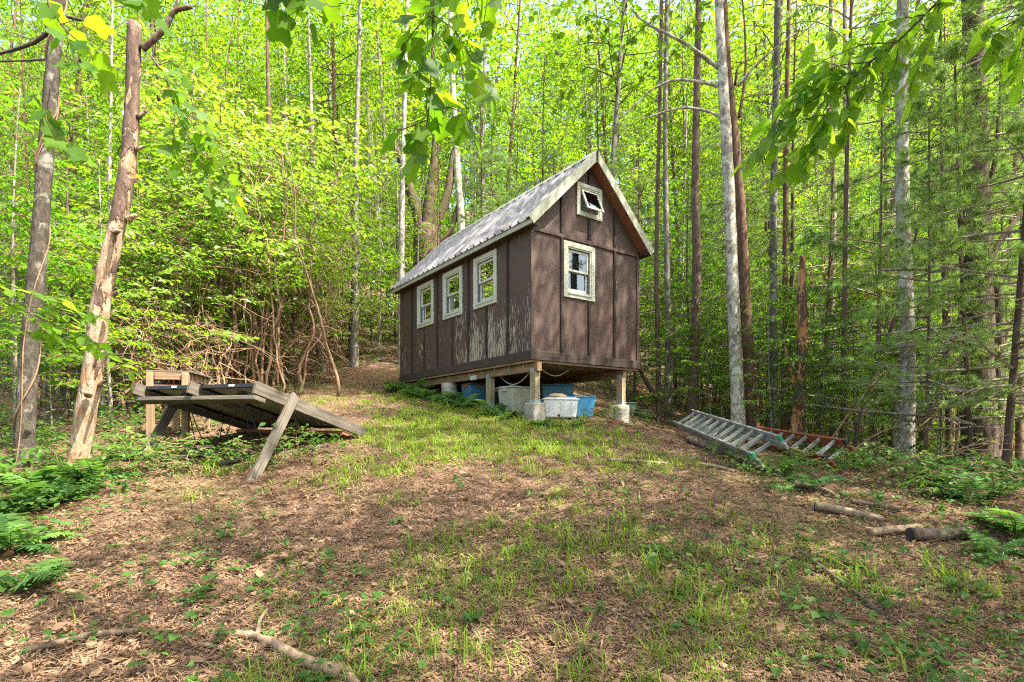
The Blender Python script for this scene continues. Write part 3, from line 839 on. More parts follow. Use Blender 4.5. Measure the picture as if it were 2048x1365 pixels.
def sack():
    # folded canvas heap lying on the clear bin
    n, m_ = 16, 8
    rg = np.random.default_rng(5)
    x0 = (1113 - HX) / F_PX * 8.98
    zb = float(gz((1118 - HX) / F_PX * 8.98, 8.98)) - 0.01 + 0.329
    V = []
    for i in range(m_ + 1):
        for k in range(n):
            a = 2 * math.pi * k / n; t = i / m_
            r = math.sin(math.pi * min(0.999, 0.12 + 0.86 * (1 - t) * 0.6)) if i < m_ else 0.02
            r *= 1 + 0.10 * math.sin(3 * a + 2 * t) + 0.04 * rg.standard_normal()
            V.append((x0 + 0.17 * r * math.cos(a), 8.98 + 0.11 * r * math.sin(a), zb + 0.085 * t ** 1.2))
    f = [(i * n + k, i * n + (k + 1) % n, (i + 1) * n + (k + 1) % n, (i + 1) * n + k) for i in range(m_) for k in range(n)]
    f += [tuple(range(n - 1, -1, -1)), tuple(range(m_ * n, m_ * n + n))]
    tag(MB().add(V, f).build('canvas_bundle', 'brown_cloth', None, True), 'crumpled brown canvas bundle on top of the clear bin', 'bundle')
sack()
def lumber_on_ground(name, a, b, w, h, mat, label, cat='board', group=None, lift=0.0):
    pa = np.array([a[0], a[1], float(gz(*a)) + h / 2 + lift]); pb = np.array([b[0], b[1], float(gz(*b)) + h / 2 + lift])
    o = board(name, pa, pb, w, h, mat)
    return tag(o, label, cat, group)
lumber_on_ground('board', (1.15, 8.95), (1.85, 9.25), 0.16, 0.05, 'red_wood', 'reddish plank on the soil in front of the blue bin', group='loose boards')
lumber_on_ground('board', (-0.30, 8.95), (0.25, 9.0), 0.14, 0.05, 'grey_wood', 'short grey plank in front of the grey olive tote', group='loose boards')
lumber_on_ground('board', (1.62, 9.75), (2.05, 9.95), 0.3, 0.14, 'grey_wood', 'stubby wooden block on the soil beside the right post', group='loose boards')

# ------------------------------------------------------------------ collapsed solar rack
def make_rack():
    B = np.array([-2.627, 5.6, 0.40]); C = np.array([-1.95, 7.2, -0.10]); A = np.array([-4.30, 6.32, 0.42])
    C[2] = float(gz(C[0], C[1])) + 0.06
    L = C - B; W = A - B
    up = np.cross(L, W); up /= np.linalg.norm(up); up = up if up[2] > 0 else -up
    o = empty('solar_rack', (0, 0, 0), 0, 'tilted timber rack holding two solar panels, seen from underneath', 'solar rack')
    ln, wn_ = L / np.linalg.norm(L), W / np.linalg.norm(W)
    def P(name, mb, mat, parent=o, bv=0.004):
        q = mb.build(name, mat, parent)
        if bv: bevel(q, bv)
        return q
    # three rafters
    for k, t in enumerate((0.0, 0.5, 1.0)):
        e = B + W * t
        s_ = e - ln * (0.10 if k else 0.04); f_ = e + L * (1.0 if k == 0 else 0.93)
        board('rafter', s_, f_, 0.042, 0.135, 'grey_wood', o, up)
    # cross boards under the rafters
    dn = -up * 0.104
    board('cross_board', B + L * 0.02 + dn - wn_ * 0.03, A + L * 0.02 + dn + wn_ * 0.06, 0.15, 0.045, 'grey_wood', o, up)
    board('cross_board', B + L * 0.80 + dn, A + L * 0.80 + dn + wn_ * 0.05, 0.12, 0.045, 'red_wood', o, up)
    # two panels between the rafters, near the top edge
    for k in (0, 1):
        p0 = B + W * (0.5 * k) + wn_ * 0.035; wv = W * 0.5 - wn_ * 0.07
        q = [p0 + up * 0.02 + L * 0.0, p0 + wv + up * 0.02, p0 + wv + L * 0.93 + up * 0.02, p0 + L * 0.93 + up * 0.02]
        th = up * 0.04
        inset = 0.03
        wv_n, = (wv / np.linalg.norm(wv),)
        inn = [q[0] + wv_n * inset + ln * inset, q[1] - wv_n * inset + ln * inset, q[2] - wv_n * inset - ln * inset, q[3] + wv_n * inset - ln * inset]
        v = [*q, *inn, *[p + th for p in q], *[p + th for p in inn]]
        f = []
        for i in range(4):
            j = (i + 1) % 4
            f += [(i, j, 4 + j, 4 + i), (8 + i, 12 + i, 12 + j, 8 + j), (i, 8 + i, 8 + j, j), (4 + i, 4 + j, 12 + j, 12 + i)]
        pan = P('solar_panel', MB().add(v, f), 'panel_frame', bv=0)
        def sheet(dz0, dz1, mat, nm):
            vv = [p + up * dz for dz in (dz0, dz1) for p in [x + 0 for x in inn]]
            return P(nm, MB().add(vv, [(3, 2, 1, 0), (4, 5, 6, 7), (0, 1, 5, 4), (1, 2, 6, 5), (2, 3, 7, 6), (3, 0, 4, 7)]), mat, pan, 0)
        sheet(0.026, 0.030, 'backsheet', 'backsheet'); sheet(0.0305, 0.036, 'cells', 'cell_sheet')
        # junction box and sticker
        jb = p0 + wv * 0.5 + L * 0.12
        P('junction_box', MB().beam(jb - wv_n * 0.06 + up * 0.012, jb + wv_n * 0.06 + up * 0.012, 0.08, 0.026, up), 'black', pan)
        st = p0 + wv * 0.42 - ln * 0.002 + up * 0.042
        P('sticker', MB().beam(st - wv_n * 0.04, st + wv_n * 0.04, 0.003, 0.022, up), 'sticker', pan, 0)
        # hanging cables
        t = np.linspace(0, 1, 16)[:, None]
        for c in range(2):
            e = jb + wv_n * (0.35 if c else -0.3) + L * (0.25 + 0.2 * c)
            sag = 0.45 + 0.22 * c + 0.1 * k
            pts = jb * (1 - t) + e * t - np.array([0, 0, 1]) * sag * np.sin(np.pi * t) ** 1.0
            P('cable', MB().tube(pts, 0.006, 5), 'black', pan, 0)
    # splayed legs
    for (t, foot) in ((0.0, (500, 968)), (1.0, (280, 925))):
        top = B + W * t + L * 0.25 + up * 0.03 - wn_ * (0.05 if t == 0 else -0.05)
        Yf = 5.15 if t == 0 else 6.0
        Xf = (foot[0] - HX) / F_PX * Yf
        ft = np.array([Xf, Yf, float(gz(Xf, Yf)) - 0.05])
        board('leg', ft, top + (top - ft) / np.linalg.norm(top - ft) * 0.06, 0.04, 0.105, 'grey_wood', o, ln)
make_rack()
lumber_on_ground('board', (-3.9, 6.05), (-2.75, 6.55), 0.20, 0.035, 'grey_wood', 'grey mossy board lying on the soil under the solar rack', group='loose boards')
lumber_on_ground('board', (-3.2, 5.9), (-2.2, 6.5), 0.14, 0.03, 'grey_wood', 'narrow grey board on the soil under the solar rack, nearer the front leg', group='loose boards')

def make_stand():
    F = np.array([-4.12, 6.85]); dp = np.array([-0.22, 0.97]); wd = np.array([-0.97, -0.22])
    wdt, dpt, zt = 0.40, 0.85, 0.69
    o = empty('wooden_stand', (F[0], F[1], 0), 0, 'small tan timber stand on posts behind the solar rack', 'stand')
    def pt(a, b, z): 
        q = wd * a + dp * b
        return (q[0], q[1], z)
    def P(name, mb, mat):
        bevel(mb.build(name, mat, o), 0.004)
    for a, b in ((0, 0), (wdt, 0), (0, dpt), (wdt, dpt)):
        w = F + wd * a + dp * b
        board('post', pt(a, b, float(gz(*w)) - 0.1), pt(a, b, zt - 0.002), 0.075, 0.075, 'tan_board', o, (wd[0], wd[1], 0))
    for a0, b0, a1, b1 in ((0.05, 0, wdt - 0.05, 0), (0, 0.05, 0, dpt - 0.05), (0.05, dpt, wdt - 0.05, dpt), (wdt, 0.05, wdt, dpt - 0.05)):
        board('rail', pt(a0, b0, zt - 0.05), pt(a1, b1, zt - 0.05), 0.035, 0.09, 'lumber_x', o)
        board('rail', pt(a0, b0, zt - 0.20), pt(a1, b1, zt - 0.20), 0.035, 0.05, 'red_wood', o)
    for k in range(5):
        b = dpt * (k + 0.5) / 5
        board('slat', pt(-0.06, b, zt + 0.012), pt(wdt + 0.06, b, zt + 0.012), dpt / 5 - 0.012, 0.022, 'grey_wood', o)
    for k in range(4):
        b = dpt * (k + 0.5) / 4
        board('slat', pt(0.0, b, zt - 0.165), pt(wdt, b, zt - 0.165), dpt / 4 - 0.012, 0.018, 'red_wood', o)
    P('box', MB().beam(pt(0.35, 0.4, zt - 0.156), pt(0.55, 0.4, zt - 0.156 + 0.0001), 0.3, 0.1), 'bin_teal')
make_stand()

# ------------------------------------------------------------------ ladders
def make_ladder(name, r0, r1, W, pitch, rail_mat, label, sections=1, cap=None, rw=0.03, rh=0.075):
    r0 = np.array(r0, float); r1 = np.array(r1, float); W = np.array(W, float)
    o = empty(name, (0, 0, 0), 0, label, 'ladder', 'ladders lying beside the trees')
    ln = np.linalg.norm(r1 - r0); d = (r1 - r0) / ln
    up = np.cross(d, W); up /= np.linalg.norm(up); up = up if up[2] > 0 else -up
    wn_ = W / np.linalg.norm(W)
    for s in range(sections):
        sh = -up * 0.075 * s + d * (0.14 * s) + wn_ * 0.012 * s
        for q in (np.zeros(3), W * (1 - 0.06 * s)):
            ex = 0.16
            bevel(MB().beam(r0 + q + sh - d * ex, r1 + q + sh + d * ex, rw, rh, up).build('rail', rail_mat, o), 0.006)
            # the open channel of the rail: a thin lip on each edge
        n = int(ln / pitch)
        mesh = None
        for k in range(n + 1):
            c = r0 + sh + d * (k * pitch + 0.02)
            if mesh is None:
                c0 = c
                mesh = MB().beam(c + wn_ * 0.004, c + W * (1 - 0.06 * s) - wn_ * 0.004, 0.032, 0.036, up).mesh('rung', M['aluminium'])
            g = link('rung', mesh, o); g.location = c - c0
    if cap:
        for q in (np.zeros(3), W):
            bevel(MB().beam(r1 + q + d * 0.165, r1 + q + d * 0.21, rw + 0.012, rh + 0.012, up).build('end_cap', cap, o), 0.006)
    return o
make_ladder('extension_ladder', (3.05, 9.0, 0.25), (3.0, 6.25, -0.10), (-0.33, -0.06, -0.19), 0.285, 'aluminium', 'long aluminium extension ladder with green end caps lying in the weeds', 2, 'green_cap')
make_ladder('extension_ladder', (3.98, 8.6, -0.03), (4.03, 6.75, -0.165), (-0.29, -0.08, -0.19), 0.305, 'orange', 'orange fibreglass ladder lying beyond the aluminium one', 2, 'black')

# ------------------------------------------------------------------ foliage building blocks
T_KITE = (np.array([(0, 0, 0), (.40, .27, .05), (1, 0, -.10), (.40, -.27, .05)]), np.array([(0, 2, 1), (0, 3, 2)]))
T_OVAL = (np.array([(0, 0, 0), (.22, .20, .03), (.52, .25, .05), (.82, .13, .0), (1, 0, -.08), (.82, -.13, .0), (.52, -.25, .05), (.22, -.20, .03), (.5, 0, -.01)]),
          np.array([(8, 1, 0), (8, 2, 1), (8, 3, 2), (8, 4, 3), (8, 5, 4), (8, 6, 5), (8, 7, 6), (8, 0, 7)]))
_tul = [(0, 0), (.10, .30), (.22, .47), (.40, .38), (.56, .30), (.80, .42), (1.0, .30), (.86, .0)]
_tv = [(x, y, 0.06 * abs(y) - 0.10 * x * x) for x, y in _tul] + [(x, -y, 0.06 * abs(y) - 0.10 * x * x) for x, y in _tul[1:-1][::-1]] + [(.45, 0, -.03)]
T_TULIP = (np.array(_tv), np.array([(len(_tv) - 1, (i + 1) % (len(_tv) - 1), i) for i in range(len(_tv) - 1)]))
_map = [(0, 0), (.05, .25), (.0, .42), (.22, .36), (.34, .50), (.52, .52), (.48, .30), (.62, .22), (.72, .14), (1.0, 0)]
_mv = [(x, y, 0.05 * abs(y) - 0.08 * x * x) for x, y in _map] + [(x, -y, 0.05 * abs(y) - 0.08 * x * x) for x, y in _map[1:-1][::-1]] + [(.38, 0, -.01)]
T_MAPLE = (np.array(_mv), np.array([(len(_mv) - 1, (i + 1) % (len(_mv) - 1), i) for i in range(len(_mv) - 1)]))

def put_leaves(mb, P, A, Nn, S, templ):
    tv, tf = templ
    A = A / (np.linalg.norm(A, axis=1, keepdims=True) + 1e-9)
    B = np.cross(Nn, A); B /= np.linalg.norm(B, axis=1, keepdims=True) + 1e-9
    N2 = np.cross(A, B)
    S = np.broadcast_to(np.asarray(S, float), (len(P),))
    V = P[:, None, :] + S[:, None, None] * (tv[None, :, 0, None] * A[:, None, :] + tv[None, :, 1, None] * B[:, None, :] + tv[None, :, 2, None] * N2[:, None, :])
    k = len(tv)
    F = (tf[None] + (np.arange(len(P)) * k)[:, None, None]).reshape(-1, tf.shape[1])
    mb.add(V.reshape(-1, 3), F)

def bend_fn(rg, H, amt):
    a, b, c, d = rg.uniform(-1, 1, 4) * amt
    p1, p2 = rg.uniform(0, 6.28, 2)
    def f(z):
        t = np.asarray(z, float) / H
        return np.stack([a * t * H * 0.06 + b * 0.10 * np.sin(5 * t + p1) - b * 0.10 * math.sin(p1), c * t * H * 0.06 + d * 0.10 * np.sin(4 * t + p2) - d * 0.10 * math.sin(p2), np.asarray(z, float)], -1)
    return f

def trunk_mesh(name, rg, f, H, r0, r1, mat, sides=8, rings=22, flare=0.35, jit=0.03):
    z = np.linspace(-0.35 if H > 1 else -0.05, H, rings)
    t = np.clip(z / H, 0, 1)
    r = r0 * (1 - t) + r1 * t + r0 * flare * np.exp(-np.clip(z, 0, None) / 0.25)
    mb = MB(); mb.tube(f(z), r, sides, jit, rg)
    return mb.mesh(name, mat, True)

def broad_proto(seed, H, z0, nb, rad, leafmat, bark, r0, leaf=0.095, tw_step=0.17, lv_step=0.06, rise=0.35, droop=0.35, templ=T_KITE, bend=1.0, tilt=0.4, twigs=True, crown_top=0.35):
    rg = np.random.default_rng(seed)
    f = bend_fn(rg, H, bend)
    tm = trunk_mesh('trunk', rg, f, H * 0.97, r0, min(0.012, r0 * 0.4), bark)
    lb, lf = MB(), MB()
    Ps, As, Ns, Ss = [], [], [], []
    az0 = rg.uniform(0, 6.28)
    for b in range(nb):
        t = (b + rg.uniform(0.1, 0.9)) / nb
        zc = z0 + (H - z0) * t
        az = az0 + 2.4 * b + rg.normal(0, 0.35)
        prof = math.sin(math.pi * min(1, 0.18 + 0.82 * t) ** 0.8) * (1 - crown_top) + crown_top * (1 - t)
        L = rad * max(0.18, prof) * rg.uniform(0.65, 1.2)
        base = f(zc)
        h = np.array([math.cos(az), math.sin(az), 0])
        ri = rise * rg.uniform(0.4, 1.4) + 0.35 * t
        s = np.linspace(0, 1, 7)[:, None]
        wig = np.cross(h, (0, 0, 1)) * rg.normal(0, 0.10)
        pts = base + h * L * s + wig * L * np.sin(3 * s) + np.array([0, 0, 1.0]) * L * (ri * s - droop * s * s)
        lb.tube(pts, np.linspace(max(min(0.008, r0 * 0.5), r0 * 0.22 * (1 - 0.6 * t)), min(0.003, r0 * 0.3), 7), 4, cap=False)
        nt_ = max(3, int(L / tw_step))
        for k in range(nt_):
            sk = 0.22 + 0.78 * (k + rg.uniform(0, 1)) / nt_
            i = min(5, int(sk * 6)); w = sk * 6 - i
            p = pts[i] * (1 - w) + pts[i + 1] * w
            side = 1 if (k % 2) else -1
            a2 = az + side * rg.uniform(0.5, 1.15)
            tl = rg.uniform(0.22, 0.60) * (1.15 - 0.5 * sk) * min(1.2, 0.55 + 0.3 * L)
            td = np.array([math.cos(a2), math.sin(a2), rg.uniform(-0.32, 0.22)])
            e = p + td * tl
            if twigs:
                lb.tube(np.stack([p, (p + e) / 2 + rg.normal(0, 0.012, 3), e]), [0.004, 0.003, 0.002], 3, cap=False)
            m = max(3, int(tl / lv_step))
            u = (np.arange(m) + 0.5) / m
            q = p + td * tl * u[:, None]
            sg = np.where(np.arange(m) % 2 == 0, 1.0, -1.0)
            ang = a2 + sg * rg.uniform(0.5, 1.1, m)
            ax = np.stack([np.cos(ang), np.sin(ang), rg.normal(-0.30, 0.30, m)], -1)
            nn = np.stack([rg.normal(0, tilt, m), rg.normal(0, tilt, m), np.ones(m)], -1)
            Ps.append(q + rg.normal(0, 0.015, (m, 3))); As.append(ax); Ns.append(nn); Ss.append(leaf * rg.uniform(0.65, 1.25, m))
    put_leaves(lf, np.concatenate(Ps), np.concatenate(As), np.concatenate(Ns), np.concatenate(Ss), templ)
    return dict(trunk=tm, limbs=lb.mesh('limbs', 'twig' if bark != 'bark_brown' else 'twig_dark'), crown=lf.mesh('crown', leafmat), n=sum(map(len, Ps)), f=f, H=H, z0=z0)

def pine_proto(seed, H, z0, nb, rad, r0, tufts=1.0, dead=0.3, needle=0.14, bark='bark_brown', wid=0.0058):
    rg = np.random.default_rng(seed)
    f = bend_fn(rg, H, 0.6)
    tm = trunk_mesh('trunk', rg, f, H, r0, 0.012, bark)
    lb = MB(); P0, D0 = [], []
    for b in range(nb):
        t = (b + rg.uniform(0, 1)) / nb
        zc = z0 + (H - z0) * t
        az = rg.uniform(0, 6.28)
        L = rad * (1.05 - 0.85 * t) * rg.uniform(0.7, 1.15)
        h = np.array([math.cos(az), math.sin(az), 0]); sd = np.array([-h[1], h[0], 0])
        s = np.linspace(0, 1, 7)[:, None]
        pts = f(zc) + h * L * s + sd * L * rg.normal(0, 0.08) * np.sin(3 * s) + np.array([0, 0, 1.0]) * L * (rg.uniform(-0.05, 0.18) * s + rg.uniform(-0.12, 0.1) * s * s)
        lb.tube(pts, np.linspace(0.012 + 0.006 * L, 0.003, 7), 4, cap=False)
        is_dead = t < dead and rg.random() < 0.75
        for k in range(max(4, int(L / 0.14))):
            sk = rg.uniform(0.25, 1.0)
            i = min(5, int(sk * 6)); w = sk * 6 - i
            p = pts[i] * (1 - w) + pts[i + 1] * w
            a2 = az + rg.choice([-1, 1]) * rg.uniform(0.45, 1.2)
            tl = rg.uniform(0.2, 0.55) * (1.2 - 0.6 * sk)
            td = np.array([math.cos(a2), math.sin(a2), rg.uniform(-0.15, 0.35)])
            e = p + td * tl
            lb.tube(np.stack([p, (p + e) / 2 + rg.normal(0, 0.02, 3), e]), [0.005, 0.004, 0.003], 3, cap=False)
            if is_dead: continue
            for q in range(int(rg.integers(2, 5) * tufts)):
                uu = rg.uniform(0.35, 1.0)
                P0.append(p + td * tl * uu); D0.append(td + rg.normal(0, 0.35, 3))
    P0 = np.array(P0); D0 = np.array(D0); D0 /= np.linalg.norm(D0, axis=1, keepdims=True)
    m = 16
    d = D0[:, None, :] * 0.75 + rg.normal(0, 0.55, (len(P0), m, 3))
    d /= np.linalg.norm(d, axis=2, keepdims=True)
    b = np.cross(d, rg.normal(0, 1, d.shape)); b /= np.linalg.norm(b, axis=2, keepdims=True)
    ln = needle * rg.uniform(0.7, 1.15, (len(P0), m, 1))
    p = P0[:, None, :]
    V = np.stack([p + b * wid / 2, p - b * wid / 2, p + d * ln + np.array([0, 0, -0.012])], 2).reshape(-1, 3)
    nf = MB().add(V, np.arange(len(V)).reshape(-1, 3))
    return dict(trunk=tm, limbs=lb.mesh('limbs', 'twig_pale'), crown=nf.mesh('crown', 'needle'), n=len(V) // 3, f=f, H=H)

def place(proto, name, loc, rz, sc, label, cat, group, bark=None):
    o = empty(name, loc, rz, label, cat, group)
    o.scale = (sc[0], sc[0], sc[1]) if isinstance(sc, tuple) else (sc, sc, sc)
    for k in ('trunk', 'limbs', 'crown'):
        if proto.get(k) is not None:
            c = link(k, proto[k], o)
            if k == 'trunk' and bark:
                c.material_slots[0].link = 'OBJECT'
                c.material_slots[0].material = M[bark]
    return o

UND = [broad_proto(11, 6.5, 0.9, 46, 2.1, 'leaf_maple', 'bark_grey', 0.040, leaf=0.12),
       broad_proto(12, 7.5, 1.2, 50, 2.3, 'leaf_beech', 'bark_grey', 0.045, leaf=0.13),
       broad_proto(13, 5.5, 0.7, 40, 1.9, 'leaf_beech', 'bark_brown', 0.035, leaf=0.12),
       broad_proto(14, 8.0, 1.8, 52, 2.2, 'leaf_maple', 'bark_brown', 0.05, leaf=0.125)]
TALL = [broad_proto(21, 17, 6.0, 62, 2.9, 'leaf_maple', 'bark_grey', 0.11, leaf=0.165, tw_step=0.22, lv_step=0.10, twigs=False, bend=1.8, rise=0.5),
        broad_proto(22, 19, 7.5, 62, 3.0, 'leaf_maple', 'bark_brown', 0.12, leaf=0.165, tw_step=0.22, lv_step=0.10, twigs=False, bend=1.8, rise=0.5),
        broad_proto(23, 15, 5.0, 60, 2.7, 'leaf_beech', 'bark_grey', 0.085, leaf=0.155, tw_step=0.22, lv_step=0.10, twigs=False, bend=1.8, rise=0.45)]
SAP = [broad_proto(31, 2.2, 0.25, 16, 0.75, 'leaf_beech', 'bark_brown', 0.014, leaf=0.085, tw_step=0.12, droop=0.25),
       broad_proto(32, 2.8, 0.5, 18, 0.9, 'leaf_maple', 'bark_grey', 0.016, leaf=0.09, tw_step=0.13, droop=0.25),
       broad_proto(33, 1.3, 0.12, 12, 0.55, 'leaf_ground', 'bark_brown', 0.010, leaf=0.075, tw_step=0.10, droop=0.2)]
WEED = [broad_proto(34, 0.52, 0.06, 13, 0.34, 'leaf_ground', 'twig', 0.005, leaf=0.08, tw_step=0.09, lv_step=0.055, droop=0.2), broad_proto(35, 0.40, 0.04, 11, 0.36, 'leaf_ground', 'twig', 0.004, leaf=0.07, tw_step=0.08, lv_step=0.05, droop=0.2)]
PINE = [pine_proto(41, 8.5, 0.8, 64, 1.9, 0.045, 1.9, 0.12),
        pine_proto(42, 6.0, 0.6, 50, 1.6, 0.03, 1.9, 0.08),
        pine_proto(43, 11, 1.2, 74, 2.3, 0.075, 1.4, 0.14)]
LAUREL = [broad_proto(51, 4.6, 1.4, 46, 1.9, 'leaf_laurel', 'twig', 0.035, leaf=0.13, tw_step=0.13, lv_step=0.05, bend=2.6, rise=0.6, tilt=0.6, crown_top=0.15),
          broad_proto(52, 3.6, 0.9, 40, 1.7, 'leaf_laurel', 'twig', 0.03, leaf=0.12, tw_step=0.13, lv_step=0.05, bend=2.8, rise=0.6, tilt=0.6, crown_top=0.15)]

# ------------------------------------------------------------------ where the wood stands
CLEAR = np.array([(-4.6, 1.0), (-4.7, 5.2), (-5.3, 7.0), (-5.2, 9.5), (-5.6, 13.0), (-4.6, 16.3), (-1.6, 17.0), (0.8, 15.8), (3.2, 12.6), (3.2, 10.6), (3.7, 9.9), (5.0, 9.0), (5.3, 7.2), (6.0, 5.0), (6.2, 2.0), (5.0, -3.0), (-4.0, -3.0)])
def clear_dist(x, y):
    """signed distance to the clearing: negative inside"""
    p = np.array([x, y]); ins = False; best = 1e9
    n = len(CLEAR)
    for i in range(n):
        a, b = CLEAR[i], CLEAR[(i + 1) % n]
        t = np.clip(np.dot(p - a, b - a) / np.dot(b - a, b - a), 0, 1)
        best = min(best, np.linalg.norm(p - a - t * (b - a)))
        if (a[1] > y) != (b[1] > y) and x < (b[0] - a[0]) * (y - a[1]) / (b[1] - a[1]) + a[0]:
            ins = not ins
    return -best if ins else best

WORDS = 'first second third fourth fifth sixth seventh eighth ninth tenth eleventh twelfth thirteenth fourteenth fifteenth sixteenth seventeenth eighteenth nineteenth twentieth'.split()
def ordw(i):
    if i < 20: return WORDS[i]
    n = i + 1
    return f"{n}{'th' if 10 < n % 100 < 14 else {1: 'st', 2: 'nd', 3: 'rd'}.get(n % 10, 'th')}"
def zone_of(x, y):
    if y < 1 or abs(x / y) > 1.12: return None
    p = px_of((x, y))
    return ('far left of the solar rack' if p < 330 else 'between solar rack and cabin' if p < 800 else 'behind the cabin' if p < 1290 else 'behind the ladders' if p < 1660 else 'at the far right')

PENDING = []      # (proto, name, x, y, rz, scale, look, category, group, bark)
taken = []
def scatter(n, region, mind, pick, far=None, tries=60):
    out = 0
    for _ in range(n * tries):
        if out >= n: break
        x, y = region()
        d = clear_dist(x, y)
        if d < pick['edge']: continue
        if any((x - q[0]) ** 2 + (y - q[1]) ** 2 < mind * mind for q in taken): continue
        taken.append((x, y)); out += 1
        pr = pick['protos'][int(rng.integers(len(pick['protos'])))]
        s = rng.uniform(*pick['scale'])
        PENDING.append((pr, pick['name'], x, y, rng.uniform(0, 6.28), (s * rng.uniform(0.85, 1.1) * pick.get('slim', 1.0), s), pick['look'], pick['cat'], pick['group'], pick['bark'][int(rng.integers(len(pick['bark'])))] if pick.get('bark') else None))
def wedge(y0, y1, k=1.0, pw=1.0):
    def g():
        y = y0 + (y1 - y0) * rng.random() ** pw
        return rng.uniform(-k, k) * (y + 1.5), y
    return g
def wedge_r(y0, y1, a, b):
    def g():
        y = y0 + (y1 - y0) * rng.random()
        return rng.uniform(a, b) * y, y
    return g

# ------------------------------------------------------------------ trees set by hand
HAND = empty('helper_none') if False else None
def path_tree(name, label, Y, pts, widths, mat, cat='tree', group=None, extra=(), sides=14, jit=0.035, crown=None, seed=1, rings=46, dy=None, bumps=0.0, top=None):
    """trunk along photo points (px, py) at depth Y; widths in px; extra = limbs [(pts, w0, w1)]"""
    rg = np.random.default_rng(seed)
    P3 = np.array([at(px, py, Y + (dy[i] if dy else 0)) for i, (px, py) in enumerate(pts)])
    P3[0, 2] = min(P3[0, 2], float(gz(P3[0, 0], P3[0, 1])) - 0.25)
    R3 = np.array(widths) / F_PX * Y / 2 * math.cos(math.atan((pts[0][0] - HX) / F_PX))   # off-axis trunks look wider
    t0 = np.concatenate([[0], np.cumsum(np.linalg.norm(np.diff(P3, axis=0), axis=1))])
    tt = np.linspace(0, t0[-1], rings)
    # smooth interpolation
    C = np.stack([np.interp(tt, t0, P3[:, k]) for k in range(3)], -1)
    ker = np.ones(5) / 5
    for k in range(2):
        pad = np.concatenate([[C[0, k]] * 2, C[:, k], [C[-1, k]] * 2]); C[:, k] = np.convolve(pad, ker, 'valid')
    rr = np.interp(tt, t0, R3)
    if bumps:
        rr = rr * (1 + bumps * np.sin(tt * 9 + rg.uniform(0, 6)) * rg.uniform(0.2, 1, rings))
        C[:, 0] += 0.012 * np.sin(tt * 2.3); C[:, 1] += 0.01 * np.sin(tt * 1.9 + 1)
    root = C[0].copy(); root[2] = float(gz(root[0], root[1]))
    o = empty(name, tuple(root), 0, label, cat, group)
    MB().tube(C - root, rr, sides, jit, rg).build('trunk', mat, o, True)
    for e in extra:
        ep, w0, w1 = e[:3]
        q = np.array([at(p[0], p[1], Y + (p[2] if len(p) > 2 else 0)) for p in ep])
        ti = np.linspace(0, len(q) - 1, 4 * len(q))
        q = np.stack([np.interp(ti, np.arange(len(q)), q[:, k]) for k in range(3)], -1)
        q[1:-1] = (q[:-2] + q[1:-1] * 2 + q[2:]) / 4
        q[1:-1] = (q[:-2] + q[1:-1] * 2 + q[2:]) / 4
        MB().tube(q - root, np.linspace(w0, w1, len(q)) / F_PX * Y / 2, 8, 0.05, rg).build('limb', e[3] if len(e) > 3 else mat, o, True)
    if crown:
        pr, zoff, s = crown
        for k in ('limbs', 'crown'):
            c = link(k, pr[k], o)
            c.location = tuple(C[-1] - root - np.array(pr['f'](pr['z0'] + 1.2)) * s)
            c.scale = (s, s, s)
    taken.append((root[0], root[1]))
    return o

path_tree('vine_clad_tree', 'grey trunk wrapped in twisting vines at the left edge', 5.8,
          [(46, 960), (50, 860), (58, 700), (72, 560), (86, 400), (100, 200), (118, 0), (128, -160), (134, -420), (140, -900), (146, -1300)], [54, 45, 42, 40, 37, 33, 29, 26, 22, 16, 8], 'bark_dim', seed=3, crown=(TALL[0], 15, 1.0), sides=18,
          extra=[([(118, 30), (160, 40), (210, 55), (255, 80)], 7, 3), ([(104, 60), (70, 85), (30, 100), (-20, 112)], 9, 5), ([(108, 118), (50, 122), (-20, 124)], 5, 3)])
path_tree('dead_snag', 'dead leaning snag with peeling bark and a broken top', 5.4,
          [(146, 985), (152, 930), (165, 850), (186, 740), (200, 640), (220, 520), (240, 420), (256, 300), (262, 220), (268, 140), (272, 48)], [60, 52, 48, 44, 43, 41, 39, 36, 34, 33, 31], 'snag', seed=5, sides=20, rings=70, jit=0.045, bumps=0.07,
          extra=[([(284, 98), (305, 82), (328, 60), (338, 40), (350, 20), (384, 14)], 14, 8, 'bark_brown'), ([(345, 30), (352, 10), (356, -14)], 7, 3, 'bark_brown'),
                 ([(176, 790, -0.1), (172, 786, -0.28)], 14, 8), ([(228, 590, -0.1), (236, 584, -0.24)], 10, 5), ([(200, 770, 0.02), (208, 762, -0.2)], 10, 5), ([(222, 470), (240, 462, -0.18)], 12, 6), ([(272, 300), (292, 292)], 9, 3), ([(276, 235), (294, 222)], 12, 4), ([(256, 440), (272, 430)], 14, 6)])
